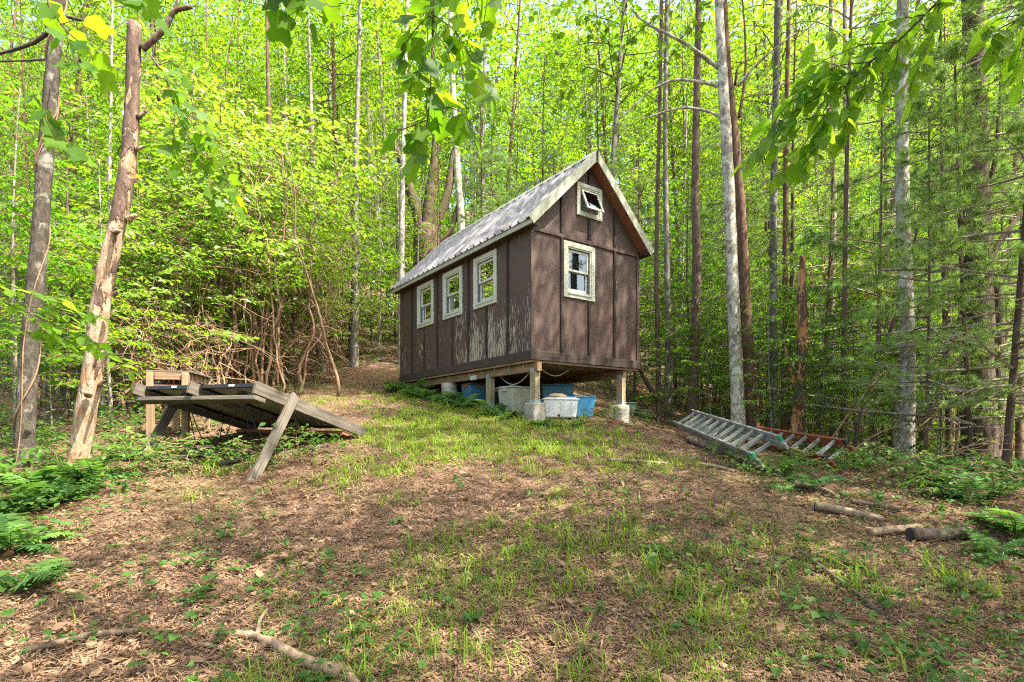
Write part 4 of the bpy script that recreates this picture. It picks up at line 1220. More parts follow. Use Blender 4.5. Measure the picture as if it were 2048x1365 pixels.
# vines round the left trunk
def vine():
    o = empty('vine', tuple(at(60, 900, 5.7)), 0, 'brown woody vine coiling up the left trunk', 'vine')
    root = np.array(at(60, 900, 5.7))
    for k, (ph, turns, r) in enumerate(((0.4, 3.2, 0.010), (2.6, 2.1, 0.007))):
        py = np.linspace(960, -120, 160)
        px = np.interp(py, [-160, 0, 200, 400, 560, 700, 860, 960], [128, 118, 100, 86, 72, 58, 50, 46])
        w = np.interp(py, [-160, 0, 400, 700, 960], [13, 14.5, 18.5, 20.5, 23.5]) / F_PX * 5.8 * 0.745 + 0.006
        a = ph + turns * 2 * np.pi * np.linspace(0, 1, 160) + 1.9 * np.sin(np.linspace(0, 8, 160) + 1.7 * k)
        Pc = np.stack([(px - HX) / F_PX * 5.8, np.full(160, 5.8), (HY - py) / F_PX * 5.8], -1)
        pts = Pc + np.stack([w * np.cos(a), w * np.sin(a), 0 * a], -1)
        MB().tube(pts - root, r, 5).build('stem', 'twig', o, True)
vine()

# birch-like pair right of the cabin
path_tree('birch_tree', 'pale lichen-spotted trunk, left of the close pair right of the cabin', 9.6,
          [(1478, 860), (1474, 760), (1466, 600), (1462, 480), (1456, 320), (1446, 170), (1438, 20), (1434, -120), (1430, -600), (1428, -900)], [36, 27, 25, 24, 23, 21, 18, 16, 12, 6], 'bark_pale', seed=8, crown=(TALL[0], 14, 0.9),
          extra=[([(1437, 136), (1405, 112), (1370, 86), (1330, 66), (1285, 44), (1262, 16)], 9, 3), ([(1436, 172), (1400, 164), (1350, 158), (1300, 180), (1270, 212), (1238, 238)], 7, 2.5),
                 ([(1448, 238), (1415, 222), (1370, 214), (1320, 226), (1282, 240)], 6, 2.5), ([(1436, 30), (1440, 10), (1470, -30)], 8, 4), ([(1476, 172), (1520, 120), (1560, 90), (1592, 66)], 6, 2)])
path_tree('hemlock_tree', 'reddish brown trunk, right of the close pair right of the cabin', 9.9,
          [(1504, 862), (1498, 760), (1490, 600), (1484, 450), (1474, 330), (1462, 210), (1452, 110), (1446, 0), (1440, -300), (1438, -700)], [33, 26, 24, 21, 20, 18, 16, 14, 11, 5], 'bark_red', seed=9, crown=(TALL[1], 16, 0.8),
          extra=[([(1478, 235), (1486, 190), (1492, 130), (1490, 60), (1484, -10)], 7, 3), ([(1470, 170), (1474, 140), (1478, 132)], 6, 3)])
path_tree('broken_snag', 'short orange rotten snag with a splintered top behind the ladders', 9.2,
          [(1590, 890), (1592, 860), (1600, 760), (1606, 680), (1604, 600), (1605, 512)], [40, 30, 25, 22, 20, 11], 'snag_orange', seed=10, sides=14, jit=0.09,
          extra=[([(1607, 700), (1616, 680), (1622, 676)], 6, 2), ([(1596, 800), (1570, 700), (1562, 640)], 5, 2)])
path_tree('maple_tree', 'straight grey brown trunk just left of the orange snag', 10.6, [(1546, 850), (1548, 700), (1546, 500), (1550, 250), (1556, 0), (1560, -400), (1562, -800)], [22, 17, 15, 14, 13, 9, 4], 'bark_grey', seed=11, crown=(TALL[2], 12, 0.9))
path_tree('maple_tree', 'thin straight tan trunk between grey trunk and orange snag', 11.4, [(1568, 845), (1570, 600), (1572, 300), (1578, 0), (1580, -500)], [16, 12, 11, 9, 4], 'bark_red', seed=12, crown=(TALL[2], 13, 0.8))
path_tree('hemlock_tree', 'dark crooked trunk nearest the cabin on its right', 10.8, [(1384, 835), (1388, 740), (1392, 620), (1396, 520), (1390, 420), (1392, 250), (1396, 80), (1398, -80), (1400, -500)], [26, 21, 20, 19, 17, 15, 13, 11, 5], 'bark_brown', seed=13, crown=(TALL[1], 15, 0.8),
          extra=[([(1388, 700), (1360, 640), (1340, 600)], 4, 1.5)])
path_tree('maple_tree', 'slender dark trunk rising beside the cabin corner', 11.2, [(1318, 832), (1316, 700), (1312, 520), (1316, 350), (1322, 100), (1326, -200), (1328, -500)], [13, 10, 9, 8, 7, 5, 3], 'bark_brown', seed=14, crown=(TALL[2], 12, 0.8),
          extra=[([(1316, 800), (1296, 770), (1284, 748)], 11, 8), ([(1284, 748), (1272, 700), (1268, 660)], 8, 5)])
path_tree('maple_tree', 'grey trunk second from the cabin corner', 12.2, [(1336, 828), (1336, 650), (1332, 450), (1330, 250), (1334, 0), (1336, -500)], [16, 12, 11, 10, 8, 4], 'bark_grey', seed=15, crown=(TALL[0], 13, 0.8))
path_tree('poplar_tree', 'pale whitish trunk standing clear at the right among pine boughs', 8.0, [(1808, 950), (1812, 880), (1818, 760), (1814, 640), (1806, 450), (1803, 250), (1806, 0), (1808, -300), (1810, -800)], [46, 36, 33, 31, 30, 28, 25, 20, 8], 'bark_pale', seed=16, crown=(TALL[0], 14, 1.0), sides=18)
path_tree('oak_tree', 'stout dark shaggy trunk near the right edge', 8.2, [(1962, 985), (1960, 920), (1956, 800), (1958, 650), (1955, 500), (1952, 300), (1946, 100), (1940, -200), (1936, -800)], [110, 84, 70, 62, 58, 52, 46, 36, 16], 'bark_furrow', seed=17, crown=(TALL[1], 15, 1.2), sides=22, jit=0.07, rings=60,
          extra=[([(1960, 560), (2000, 480), (2050, 420)], 14, 8), ([(1955, 480), (1990, 330), (2000, 200), (2010, 60)], 10, 5), ([(1990, 900, -0.1), (2000, 700, 0.1), (1992, 560)], 22, 16)])
path_tree('leaning_tree', 'thin dark trunk leaning right behind the orange ladder', 8.6, [(1700, 900), (1722, 830), (1752, 740), (1786, 650), (1800, 600), (1830, 480), (1850, 380)], [14, 11, 10, 9, 8, 6, 3], 'bark_brown', seed=18)
path_tree('leaning_tree', 'dark trunk leaning right beside the pale whitish trunk', 8.8, [(1828, 940), (1852, 850), (1880, 760), (1905, 680), (1935, 600), (1990, 470)], [26, 21, 18, 15, 12, 6], 'bark_brown', seed=19)
path_tree('maple_tree', 'pale slim trunk half way between orange snag and whitish trunk', 11.8, [(1668, 870), (1666, 760), (1662, 600), (1668, 420), (1664, 200), (1662, 0), (1660, -400)], [18, 15, 14, 12, 11, 9, 4], 'bark_grey', seed=20, crown=(TALL[2], 12, 0.8))
path_tree('poplar_tree', 'whitish slim trunk high behind the orange needles', 12.8, [(1690, 872), (1692, 700), (1694, 500), (1692, 300), (1690, 100), (1688, -400)], [17, 13, 12, 11, 10, 4], 'bark_pale', seed=21, crown=(TALL[0], 13, 0.8))
# trunks left of the cabin
path_tree('maple_tree', 'straight grey trunk rising from the leaf litter left of the cabin', 16.2, [(708, 725), (710, 640), (711, 500), (712, 380), (714, 240), (718, 100), (722, -100)], [20, 15, 14, 12, 10, 8, 5], 'bark_grey', seed=22, crown=(TALL[0], 14, 0.9))
path_tree('maple_tree', 'grey trunk with a curved base, left of the straight grey trunk', 15.6, [(648, 738), (646, 700), (638, 640), (644, 580), (636, 500), (628, 380), (622, 200), (616, 0)], [16, 13, 12, 11, 10, 9, 7, 4], 'bark_grey', seed=23, crown=(TALL[2], 12, 0.8))
path_tree('leaning_sapling', 'bare forked sapling stem leaning right in front of the grey trunks', 14.8, [(606, 748), (610, 700), (620, 660), (636, 610), (642, 570)], [10, 8, 7, 6, 3], 'twig', seed=24, extra=[([(620, 660), (610, 640), (600, 612)], 4, 2)])
path_tree('maple_tree', 'pale upright trunk behind the left roof corner', 17.0, [(802, 640), (803, 520), (804, 420), (806, 300), (812, 120), (816, -100)], [14, 12, 11, 10, 8, 5], 'bark_pale', seed=25, crown=(TALL[0], 14, 0.8))
path_tree('poplar_tree', 'pale trunk rising behind the middle of the roof', 20, [(926, 600), (922, 430), (914, 330), (908, 220), (902, 100), (898, -60)], [17, 15, 14, 12, 10, 6], 'bark_pale', seed=26, crown=(TALL[0], 15, 0.9))
path_tree('old_maple_tree', 'dark multi-stemmed old tree spreading behind the left end of the roof', 20, [(862, 600), (858, 520), (850, 470), (852, 452)], [80, 62, 50, 42], 'bark_brown', seed=27, sides=16,
          extra=[([(850, 480), (832, 420), (818, 370), (802, 320), (780, 270)], 26, 10), ([(852, 470), (858, 400), (866, 350), (872, 280), (876, 200)], 26, 10), ([(852, 490), (880, 430), (898, 380), (902, 330), (916, 270)], 22, 9), ([(838, 440), (826, 400), (806, 378)], 11, 5), ([(862, 500), (900, 470), (920, 400), (934, 350)], 14, 6)])
path_tree('maple_tree', 'dark slim trunk behind the thicket, right of the rack', 14.0, [(560, 752), (556, 640), (548, 500), (540, 330), (536, 150), (532, -50)], [16, 13, 12, 10, 8, 5], 'bark_brown', seed=28, crown=(TALL[2], 12, 0.8))

# ------------------------------------------------------------------ the wood around: tall trees, understory, saplings, pines
def spec(**k): return k
tall = spec(protos=TALL, edge=0.8, scale=(0.8, 1.15), name='forest_tree', look='tall slim tree', cat='tree', group='tall trees of the wood', bark=['bark_grey', 'bark_grey', 'bark_pale', 'bark_brown', 'bark_red'])
und = spec(protos=UND, edge=0.9, scale=(0.75, 1.25), name='understory_tree', look='leafy understory tree', cat='tree', group='understory trees of the wood', bark=['bark_grey', 'bark_brown', 'bark_pale'])
sap = spec(protos=SAP, edge=0.1, scale=(0.7, 1.3), name='sapling', look='leafy sapling', cat='sapling', group='saplings at the edge of the wood')
pine = spec(protos=PINE, edge=0.5, scale=(0.75, 1.15), name='white_pine', look='soft-needled white pine', cat='pine tree', group='white pines of the wood')
scatter(64, wedge(13, 40, 1.0, 0.9), 1.5, tall)
scatter(34, wedge_r(9.5, 26, 0.3, 1.0), 0.9, dict(tall, scale=(0.6, 0.95), slim=0.55))
scatter(50, wedge(9, 24, 1.05, 0.9), 1.0, und)
scatter(26, wedge_r(10, 24, -1.05, -0.2), 1.0, und)
scatter(8, wedge_r(10, 20, 0.30, 0.62), 0.8, dict(pine, scale=(0.6, 0.95)))
scatter(7, wedge_r(7.2, 15, 0.62, 1.0), 0.8, pine)
scatter(8, wedge_r(16, 24, -0.25, 0.25), 1.2, pine)
scatter(60, wedge(5, 20, 1.0, 0.8), 0.5, sap)
scatter(50, wedge_r(9, 18, 0.3, 0.95), 0.45, dict(sap, scale=(0.6, 1.3)))
scatter(26, wedge_r(9.8, 17, 0.3, 0.95), 0.5, dict(und, scale=(0.4, 0.75)))

scatter(26, wedge_r(10.5, 22, 0.28, 1.0), 0.6, dict(tall, scale=(0.6, 0.9), slim=0.42, name='pole_tree', look='pole-thin tree'))
scatter(20, wedge_r(14, 22, -0.46, -0.12), 0.7, dict(tall, edge=0.2, scale=(0.5, 0.8), slim=0.45, name='pole_tree', look='pole-thin tree'))
scatter(16, wedge_r(9, 18, -1.0, -0.5), 0.7, dict(tall, scale=(0.5, 0.8), slim=0.45, name='pole_tree', look='pole-thin tree'))
scatter(60, wedge(9, 21, 1.0, 0.9), 0.45, dict(sap, edge=0.3, scale=(0.8, 1.7)))
scatter(24, wedge(14, 26, 0.9, 0.9), 0.8, dict(und, edge=0.4))

# trees out of frame on the sunny side: their crowns dapple the clearing
SHADER = [broad_proto(25, 14, 5.0, 34, 3.0, 'leaf_maple', 'bark_grey', 0.12, leaf=0.15, tw_step=0.15, lv_step=0.075, twigs=False, rise=0.45), broad_proto(26, 16, 6.0, 36, 3.2, 'leaf_maple', 'bark_grey', 0.12, leaf=0.15, tw_step=0.15, lv_step=0.075, twigs=False, rise=0.45)]
SHADE = [(3.0, 0.8, 0, 1.05), (6.2, 4.5, 1, 1.25), (4.4, 1.6, 0, .85), (7.0, 3.9, 1, .95), (7.6, 6.2, 0, 1.1), (3.4, -1.6, 0, .78), (5.6, 0.2, 1, .8), (6.8, 2.2, 0, .80), (7.6, -2.2, 1, .95), (8.6, 0.2, 1, 0.8)]
for i, (x, y, k, s) in enumerate(SHADE):
    PENDING.append((SHADER[k % 2], 'forest_tree', x, y, 1.3 * i, (s * 1.1, s), None, 'tree', 'tall trees beyond the right edge', None))

for i, (x, y, k, s) in enumerate([(-6.2, 1.0, 0, 1.0), (-7.4, 3.4, 1, 1.0), (-5.4, -2.4, 2, 1.1), (-8.2, -1.0, 3, 1.1), (-7.0, 5.6, 1, 0.9), (7.0, 3.6, 2, 0.9), (7.6, 0.8, 0, 0.8), (5.8, -2.0, 1, 0.8)]):
    PENDING.append((UND[k], 'understory_tree', x, y, 1.1 * i, (s, s), None, 'tree', 'leafy trees outside the photo', None))
PENDING.sort(key=lambda q: px_of((q[2], q[3])) if q[3] > 0.5 else 9e9)
cnt = {}
for (pr, name, x, y, rz, s, look, cat, grp, bark) in PENDING:
    z = zone_of(x, y) if look else None
    if z is None:
        if look: continue
        lab = 'tall tree standing outside the photo beyond its right edge' if 'tall' in grp else f'leafy tree standing outside the photo beyond its {"left" if x < 0 else "right"} edge'
        grp = grp if 'tall' in grp else f'leafy trees outside the {"left" if x < 0 else "right"} edge'
    else:
        i = cnt.get((look, z), 0); cnt[(look, z)] = i + 1
        lab = f'{look} {z}, {ordw(i)} from the left there'
    place(pr, name, (x, y, float(gz(x, y)) - 0.02), rz, s, lab, cat, grp, bark)

# leafy young trees set by hand in front of the right-hand trunks and at the left edge
for px, Y, k, s, rz, lab in [(1545, 9.4, 1, 0.40, 0.3, 'young leafy tree between the close trunk pair and the grey trunk'), (1640, 9.2, 0, 0.42, 1.3, 'young leafy tree right of the orange snag'), (1715, 8.6, 2, 0.45, 2.2, 'young leafy tree at the end of the orange ladder'), (1880, 7.6, 0, 0.40, 3.0, 'young leafy tree between whitish and stout trunks'),
                             (1345, 10.9, 2, 0.42, 4.1, 'young leafy tree beside the cabin corner trunks'), (1425, 10.4, 1, 0.38, 5.2, 'young leafy tree left of the close trunk pair'), (1765, 10.2, 3, 0.6, 0.9, 'young leafy tree left of the whitish trunk'), (30, 6.9, 1, 0.62, 2.0, 'young leafy tree behind the vine-clad trunk'), (225, 7.6, 0, 0.6, 0.4, 'young leafy tree just behind the leaning snag'),
                             (130, 8.6, 2, 0.9, 1.1, 'leafy tree between the vine-clad trunk and the snag')]:
    x = (px - HX) / F_PX * Y
    place(UND[k], 'understory_tree', (x, Y, float(gz(x, Y)) - 0.02), rz, s, lab, 'tree', 'understory trees of the wood')
# pines set by hand: the big one reaching in from the right, others behind the roof
for px, Y, k, s, rz, lab in [(2085, 6.8, 2, 0.85, 2.5, 'tall white pine standing at the right edge'), (1945, 7.0, 1, 0.95, 1.5, 'white pine in front of the stout dark trunk'), (1850, 7.3, 1, 0.8, 3.5, 'small white pine in front of the pale whitish trunk'), (2010, 6.3, 0, 0.92, 0.5, 'white pine reaching in from the right edge'), (1900, 8.9, 0, 1.05, 2.0, 'white pine behind the stout dark trunk'), (1745, 9.6, 1, 1.15, 4.0, 'young white pine beyond the orange ladder'), (1640, 11.0, 0, 0.95, 1.0, 'white pine behind the orange snag'),
                             (975, 16.5, 0, 1.0, 3.0, 'white pine behind the left half of the roof'), (1080, 17.5, 2, 0.9, 0.2, 'white pine behind the ridge of the roof'), (1268, 13.8, 0, 0.85, 1.7, 'white pine touching the right rake of the roof'), (1215, 17.0, 2, 0.9, 5.0, 'white pine behind the gable peak')]:
    x = (px - HX) / F_PX * Y
    place(PINE[k], 'white_pine', (x, Y, float(gz(x, Y)) - 0.02), rz, s, lab, 'pine tree', 'white pines of the wood')
# far hillside wood: one mass nobody could count
def far_wood():
    lf = MB(); tr = MB(); rg = np.random.default_rng(77)
    Ps, As, Ns, Ss = [], [], [], []
    for k in range(250):
        y = rg.uniform(30, 62); x = rg.uniform(-1.15, 1.15) * y
        g = float(gz(x, y)); H = rg.uniform(13, 22)
        H += 5 if y > 45 else 0
        tr.tube(np.array([(x, y, g - 0.3), (x + rg.normal(0, .3), y, g + H * .5), (x + rg.normal(0, .6), y, g + H * .9)]), [0.16, 0.11, 0.03], 5, cap=False)
        nc = 34
        for c in range(nc):
            zc = g + H * rg.uniform(0.10, 1.0); rad = 3.2 * rg.random() ** 0.5 * (1.15 - 0.6 * (zc - g) / H); a = rg.uniform(0, 6.28)
            m = 46
            q = np.array([x + rad * math.cos(a), y + rad * math.sin(a), zc]) + rg.normal(0, 1, (m, 3)) * np.array([0.7, 0.7, 0.22])
            Ps.append(q); As.append(np.stack([rg.normal(0, 1, m), rg.normal(0, 1, m), rg.normal(-.4, .4, m)], -1)); Ns.append(np.stack([rg.normal(0, .6, m), rg.normal(0, .6, m), np.ones(m)], -1)); Ss.append(rg.uniform(0.22, 0.42, m))
    put_leaves(lf, np.concatenate(Ps), np.concatenate(As), np.concatenate(Ns), np.concatenate(Ss), T_KITE)
    o = empty('far_wood', (0, 0, 0), 0, 'dense sunlit wood on the hillside far behind the cabin', 'wood'); o['kind'] = 'stuff'
    a = lf.build('far_foliage', 'leaf_maple', o); a['kind'] = 'stuff'
    b = tr.build('far_trunks', 'bark_grey', o); b['kind'] = 'stuff'
far_wood()

# laurel thicket at left with bare twisting stems
def laurel(i, px, Y, k, s, rz, label):
    x = (px - HX) / F_PX * Y
    o = place(LAUREL[k], 'laurel_shrub', (x, Y, float(gz(x, Y)) - 0.03), rz, s, label, 'shrub', 'laurel thicket left of the cabin')
    rg = np.random.default_rng(500 + i)
    mb = None
    for q in range(7):          # long bare curving stems and dead twigs
        a = rg.uniform(0, 6.28); n = 14; t = np.linspace(0, 1, n)
        H = rg.uniform(1.6, 4.2); lean = rg.uniform(0.3, 1.1)
        p = np.stack([lean * math.cos(a) * t ** 1.5 * 1.2 + 0.12 * np.sin(6 * t + a), lean * math.sin(a) * t ** 1.5 * 1.2 + 0.12 * np.cos(5 * t + a), H * t], -1)
        p[:, :2] += rg.normal(0, 0.25, 2)
        MB().tube(p, np.linspace(0.026, 0.008, n) * rg.uniform(0.6, 1.2), 6, 0.08, rg).build('stem', 'twig', o, True)
        w = MB()
        for j in range(9):
            b = p[rg.integers(2, n)]; t2 = np.linspace(0, 1, 6)[:, None]
            d = rg.normal(0, 1, 3); d[2] = d[2] * 0.5 - 0.1; d /= np.linalg.norm(d)
            c = rg.normal(0, 0.25, 3)
            w.tube(b + d * t2 * rg.uniform(0.3, 0.9) + c * np.sin(2.6 * t2), np.linspace(0.007, 0.0025, 6), 4, cap=False)
        e = w.build('twigs', 'twig', o, True); e['kind'] = 'stuff'
def bare_tangle(name, label, px, Y, n, H, spread, seed):
    """leafless, kinked laurel stems with arching dead twigs"""
    x = (px - HX) / F_PX * Y; rg = np.random.default_rng(seed)
    o = empty(name, (x, Y, float(gz(x, Y)) - 0.03), 0, label, 'shrub', 'bare laurel stems left of the cabin')
    for q in range(n):
        m = 22; t = np.linspace(0, 1, m)
        walk = np.cumsum(rg.normal(0, 0.055, (m, 2)), 0); walk = (walk + np.roll(walk, 1, 0)) / 2; walk[0] = 0
        b0 = rg.normal(0, spread, 2) * np.array([1, 0.5]); h = H * rg.uniform(0.5, 1.05)
        dr = rg.normal(0, 0.35, 2)
        p = np.column_stack([b0[0] + walk[:, 0] + dr[0] * t ** 1.6 * h * 0.5, b0[1] + walk[:, 1] + dr[1] * t ** 1.6 * h * 0.3, h * t])
        MB().tube(p, np.linspace(0.034, 0.007, m) * rg.uniform(0.5, 1.15), 6, 0.10, rg).build('stem', 'twig', o, True)
        w = MB()
        for j in range(13):
            b = p[rg.integers(3, m)]; k = 9; t2 = np.linspace(0, 1, k)[:, None]
            d = rg.normal(0, 1, 3) * np.array([1, 0.7, 0.5]); d /= np.linalg.norm(d); L = rg.uniform(0.35, 1.2)
            jag = np.cumsum(rg.normal(0, 0.028, (k, 3)), 0); jag[0] = 0
            pts = b + d * t2 * L + jag + np.array([0, 0, -0.35 * L]) * t2 ** 2
            w.tube(pts, np.linspace(0.0085, 0.0025, k), 4, cap=False)
            for f in range(2):
                c0 = pts[int(rg.integers(3, k))]; e = c0 + rg.normal(0, 0.16, 3)
                w.tube(np.stack([c0, (c0 + e) / 2 + rg.normal(0, 0.02, 3), e]), [0.004, 0.003, 0.002], 3, cap=False)
        e = w.build('twigs', 'twig', o, True); e['kind'] = 'stuff'
bare_tangle('bare_laurel', 'tall tangle of bare reddish laurel stems left of the cabin', 545, 11.0, 9, 4.9, 0.42, 611)
bare_tangle('bare_laurel', 'bare twisting laurel stems between the tall tangle and the grey trunks', 640, 13.4, 6, 3.8, 0.4, 612)
bare_tangle('bare_laurel', 'low tangle of dead grey-brown twigs above the wooden stand', 400, 9.2, 8, 2.3, 0.5, 613)
bare_tangle('bare_laurel', 'low dead twigs just right of the leaning snag', 290, 8.6, 6, 2.2, 0.4, 614)
LA = [(345, 10.0, 1, 1.0, 'above the wooden stand'), (430, 10.8, 0, 1.15, 'right behind the wooden stand'), (505, 11.6, 0, 1.35, 'tallest, with many bare brown stems'), (585, 13.2, 1, 1.25, 'behind the lower end of the rack'), (440, 13.0, 0, 1.5, 'tall and yellow-green, second row behind the stand'),
      (270, 9.6, 1, 0.95, 'just right of the leaning snag'), (560, 15.2, 0, 1.6, 'high pale crown, furthest back'), (660, 16.8, 1, 1.2, 'nearest the open leaf litter')]
for i, (px, Y, k, s, wh) in enumerate(LA):
    laurel(i, px, Y, k, s, i * 1.1, f'laurel shrub {wh}')

# ------------------------------------------------------------------ litter, grass, seedlings
def vnoise(x, y, s, seed):
    rg = np.random.default_rng(seed); out = 0
    for k in range(5):
        a = rg.uniform(0, 6.28); f = s * (1.0 + 0.6 * k); p = rg.uniform(0, 6.28, 2)
        out = out + np.sin(f * (x * math.cos(a) + y * math.sin(a)) + p[0] + 1.3 * np.sin(0.7 * f * (x * math.sin(a) - y * math.cos(a)) + p[1])) / (1 + 0.4 * k)
    return out / 2.6
def floor_points(n, r0, r1, pw, seed, k=1.25):
    rg = np.random.default_rng(seed)
    r = r0 * (r1 / r0) ** (rg.random(n) ** pw)
    a = rg.uniform(-k, k, n)
    x = r * np.sin(a); y = r * np.cos(a)
    return x, y, rg
def in_cabin(x, y):
    c, s = math.cos(CROT), math.sin(CROT)
    dx, dy = x - CN[0], y - CN[1]
    u, v = c * dx + s * dy, -s * dx + c * dy
    return (u > 0) & (u < CW) & (v > 0) & (v < CL)

def litter():
    x, y, rg = floor_points(95000, 1.8, 20, 0.9, 901)
    n = len(x); z = gz(x, y) + rg.uniform(0.004, 0.03, n)
    a = rg.uniform(0, 6.28, n)
    A = np.stack([np.cos(a), np.sin(a), rg.normal(0.05, 0.28, n)], -1)
    N = np.stack([rg.normal(0, .38, n), rg.normal(0, .38, n), np.ones(n)], -1)
    S = rg.uniform(0.010, 0.034, n) * (1 + 0.03 * np.hypot(x, y)); big = rg.random(n) < 0.05; S[big] *= 2.2
    curled = (np.array([(0, 0, 0), (.35, .26, .10), (.75, .22, .02), (1, 0, .12), (.7, -.2, .12), (.3, -.28, -.02)]), np.array([(0, 5, 1), (1, 5, 4), (1, 4, 2), (2, 4, 3)]))
    mb = MB(); put_leaves(mb, np.stack([x, y, z], -1), A, N, S, curled)
    tag(mb.build('leaf_litter', 'dry_leaf'), 'brown fallen leaves covering the clearing floor', 'leaf litter', kind='stuff')
    x, y, rg = floor_points(190000, 1.8, 15, 0.95, 902); n = len(x)
    z = gz(x, y) + rg.uniform(0.002, 0.03, n); a = rg.uniform(0, 6.28, n)
    d = np.stack([np.cos(a), np.sin(a), rg.normal(0, 0.13, n)], -1); b = np.stack([-np.sin(a), np.cos(a), np.zeros(n)], -1)
    L = rg.uniform(0.04, 0.13, n)[:, None]; w = (rg.uniform(0.002, 0.0055, n) * (1 + 0.10 * np.hypot(x, y)))[:, None] / 2
    p = np.stack([x, y, z], -1)
    V = np.stack([p - b * w, p + b * w, p + d * L], 1).reshape(-1, 3)
    tag(MB().add(V, np.arange(len(V)).reshape(-1, 3)).build('pine_straw', 'straw'), 'dry pine straw scattered over the clearing floor', 'pine straw', kind='stuff')
litter()

def grass():
    x, y, rg = floor_points(17000, 1.9, 17, 0.9, 903)
    x = np.concatenate([x, rg.normal(-0.7, 1.3, 5200)]); y = np.concatenate([y, rg.uniform(5.0, 13.0, 5200)])
    x[-5200:] -= 0.12 * (y[-5200:] - 7)
    g = vnoise(x, y, 1.5, 5) + 0.55 * vnoise(x, y, 4.0, 6)
    path = np.exp(-((x + 0.25 * (y - 6) * 0.5 + 0.1) / 2.3) ** 2)
    up = np.exp(-((y - 8.4) / 3.4) ** 2) * 1.15 + np.exp(-((x - 1.0) / 1.2) ** 2 - ((y - 2.6) / 1.0) ** 2) * 0.7
    keep = (g + 1.25 * path * (0.30 + up) - 0.86 + rg.normal(0, 0.28, len(x)) > 0.1) & ~in_cabin(x, y) & (x > -4.4) & (x < 5)
    x, y = x[keep], y[keep]; n = len(x)
    nb = 9
    cx = np.repeat(x, nb) + rg.normal(0, 0.035, n * nb); cy_ = np.repeat(y, nb) + rg.normal(0, 0.035, n * nb)
    hgt = np.repeat(rg.uniform(0.02, 0.075, n) * np.where(rg.random(n) < 0.10, 2.4, 1), nb) * rg.uniform(0.6, 1.2, n * nb)
    a = rg.uniform(0, 6.28, n * nb); ln = rg.uniform(0.2, 1.5, n * nb) * hgt
    p0 = np.stack([cx, cy_, gz(cx, cy_) - 0.005], -1)
    h = np.stack([np.cos(a), np.sin(a), 0 * a], -1); b = np.stack([-np.sin(a), np.cos(a), 0 * a], -1)
    w = (rg.uniform(0.004, 0.0085, n * nb) * (1 + 0.06 * np.hypot(cx, cy_)))[:, None] / 2
    up_ = np.array([0, 0, 1.0])
    p1 = p0 + up_ * (hgt * 0.6)[:, None] + h * (ln * 0.3)[:, None]; p2 = p0 + up_ * (hgt * 0.95)[:, None] + h * ln[:, None]
    V = np.stack([p0 - b * w, p0 + b * w, p1 + b * w * 0.85, p1 - b * w * 0.85, p2], 1).reshape(-1, 3)
    m = n * nb; i = np.arange(m)[:, None] * 5
    mb = MB(); mb.add(V, np.concatenate([i + np.array([[0, 1, 2]]), i + np.array([[0, 2, 3]]), i + np.array([[3, 2, 4]])]))
    tag(mb.build('grass', 'grass'), 'sparse yellow-green grass tufts along the sunny path', 'grass', kind='stuff')
grass()

def seedlings():
    x, y, rg = floor_points(44000, 1.9, 24, 0.85, 904, 1.15)
    cd = np.array([clear_dist(a, b) for a, b in zip(x, y)])
    g = vnoise(x, y, 1.1, 15) + 0.6 * vnoise(x, y, 3.1, 16)
    le = 0.72 * np.clip((-x - 2.6 - 0.12 * (y - 3)) / 1.1, 0, 1); re_ = np.clip((x - 0.52 * y - 0.5) / 1.0, 0, 1) * (y < 10)
    re_ = re_ * np.clip((y - 3.6) / 1.6, 0.12, 1)
    lad = 0.9 * np.exp(-((x - 2.85) / 0.75) ** 2 - ((y - 6.2) / 1.1) ** 2) + 0.8 * np.exp(-((x - 4.0) / 0.8) ** 2 - ((y - 6.3) / 1.0) ** 2) + 0.8 * np.exp(-((x + 3.1) / 0.9) ** 2 - ((y - 5.7) / 0.45) ** 2) + 0.7 * np.exp(-((x + 2.2) / 0.3) ** 2 - ((y - 5.9) / 0.5) ** 2)
    edge = np.maximum.reduce([np.clip((cd + 0.9) / 1.2, 0, 1), le, re_, lad])
    cd = np.maximum(cd, -1.9 + 2.0 * edge)
    pr = 0.05 + 0.95 * edge ** 1.2 + 0.08 * (g > 0.3) + 0.09 * np.clip((x - 0.5) / 1.5, 0, 1) * (y < 5)
    pr = np.where((x > -4.4) & (x < -1.0) & (y > 9), pr * 0.5, pr)
    keep = (rg.random(len(x)) < pr * (0.34 + 0.42 * np.clip(g, -0.7, 1))) & ~in_cabin(x, y)
    x, y, cd = x[keep], y[keep], cd[keep]; n = len(x)
    h = rg.uniform(0.03, 0.13, n) * (1 + 1.5 * np.clip((cd + 1.9) / 2.2, 0, 1.0)) * np.where(rg.random(n) < 0.08, 1.8, 1)
    nl = 6
    X = np.repeat(x, nl); Y = np.repeat(y, nl); Hh = np.repeat(h, nl)
    a = rg.uniform(0, 6.28, n * nl)
    r = Hh * rg.uniform(0.1, 0.75, n * nl)
    P = np.stack([X + r * np.cos(a), Y + r * np.sin(a), gz(X, Y) + Hh * rg.uniform(0.55, 1.05, n * nl)], -1)
    A = np.stack([np.cos(a), np.sin(a), rg.normal(-0.15, 0.25, n * nl)], -1)
    N = np.stack([rg.normal(0, .3, n * nl), rg.normal(0, .3, n * nl), np.ones(n * nl)], -1)
    S = np.repeat(rg.uniform(0.022, 0.062, n), nl) * rg.uniform(0.7, 1.2, n * nl) * (1 + 0.6 * np.repeat(np.clip((cd + 1.5) / 2, 0, 1), nl))
    mb = MB(); wide = (T_KITE[0] * np.array([1, 1.45, 1]), T_KITE[1]); put_leaves(mb, P, A, N, S, wide)
    tag(mb.build('ground_cover', 'leaf_ground'), 'low green seedlings and creepers along the edges of the clearing', 'ground cover', kind='stuff')
seedlings()

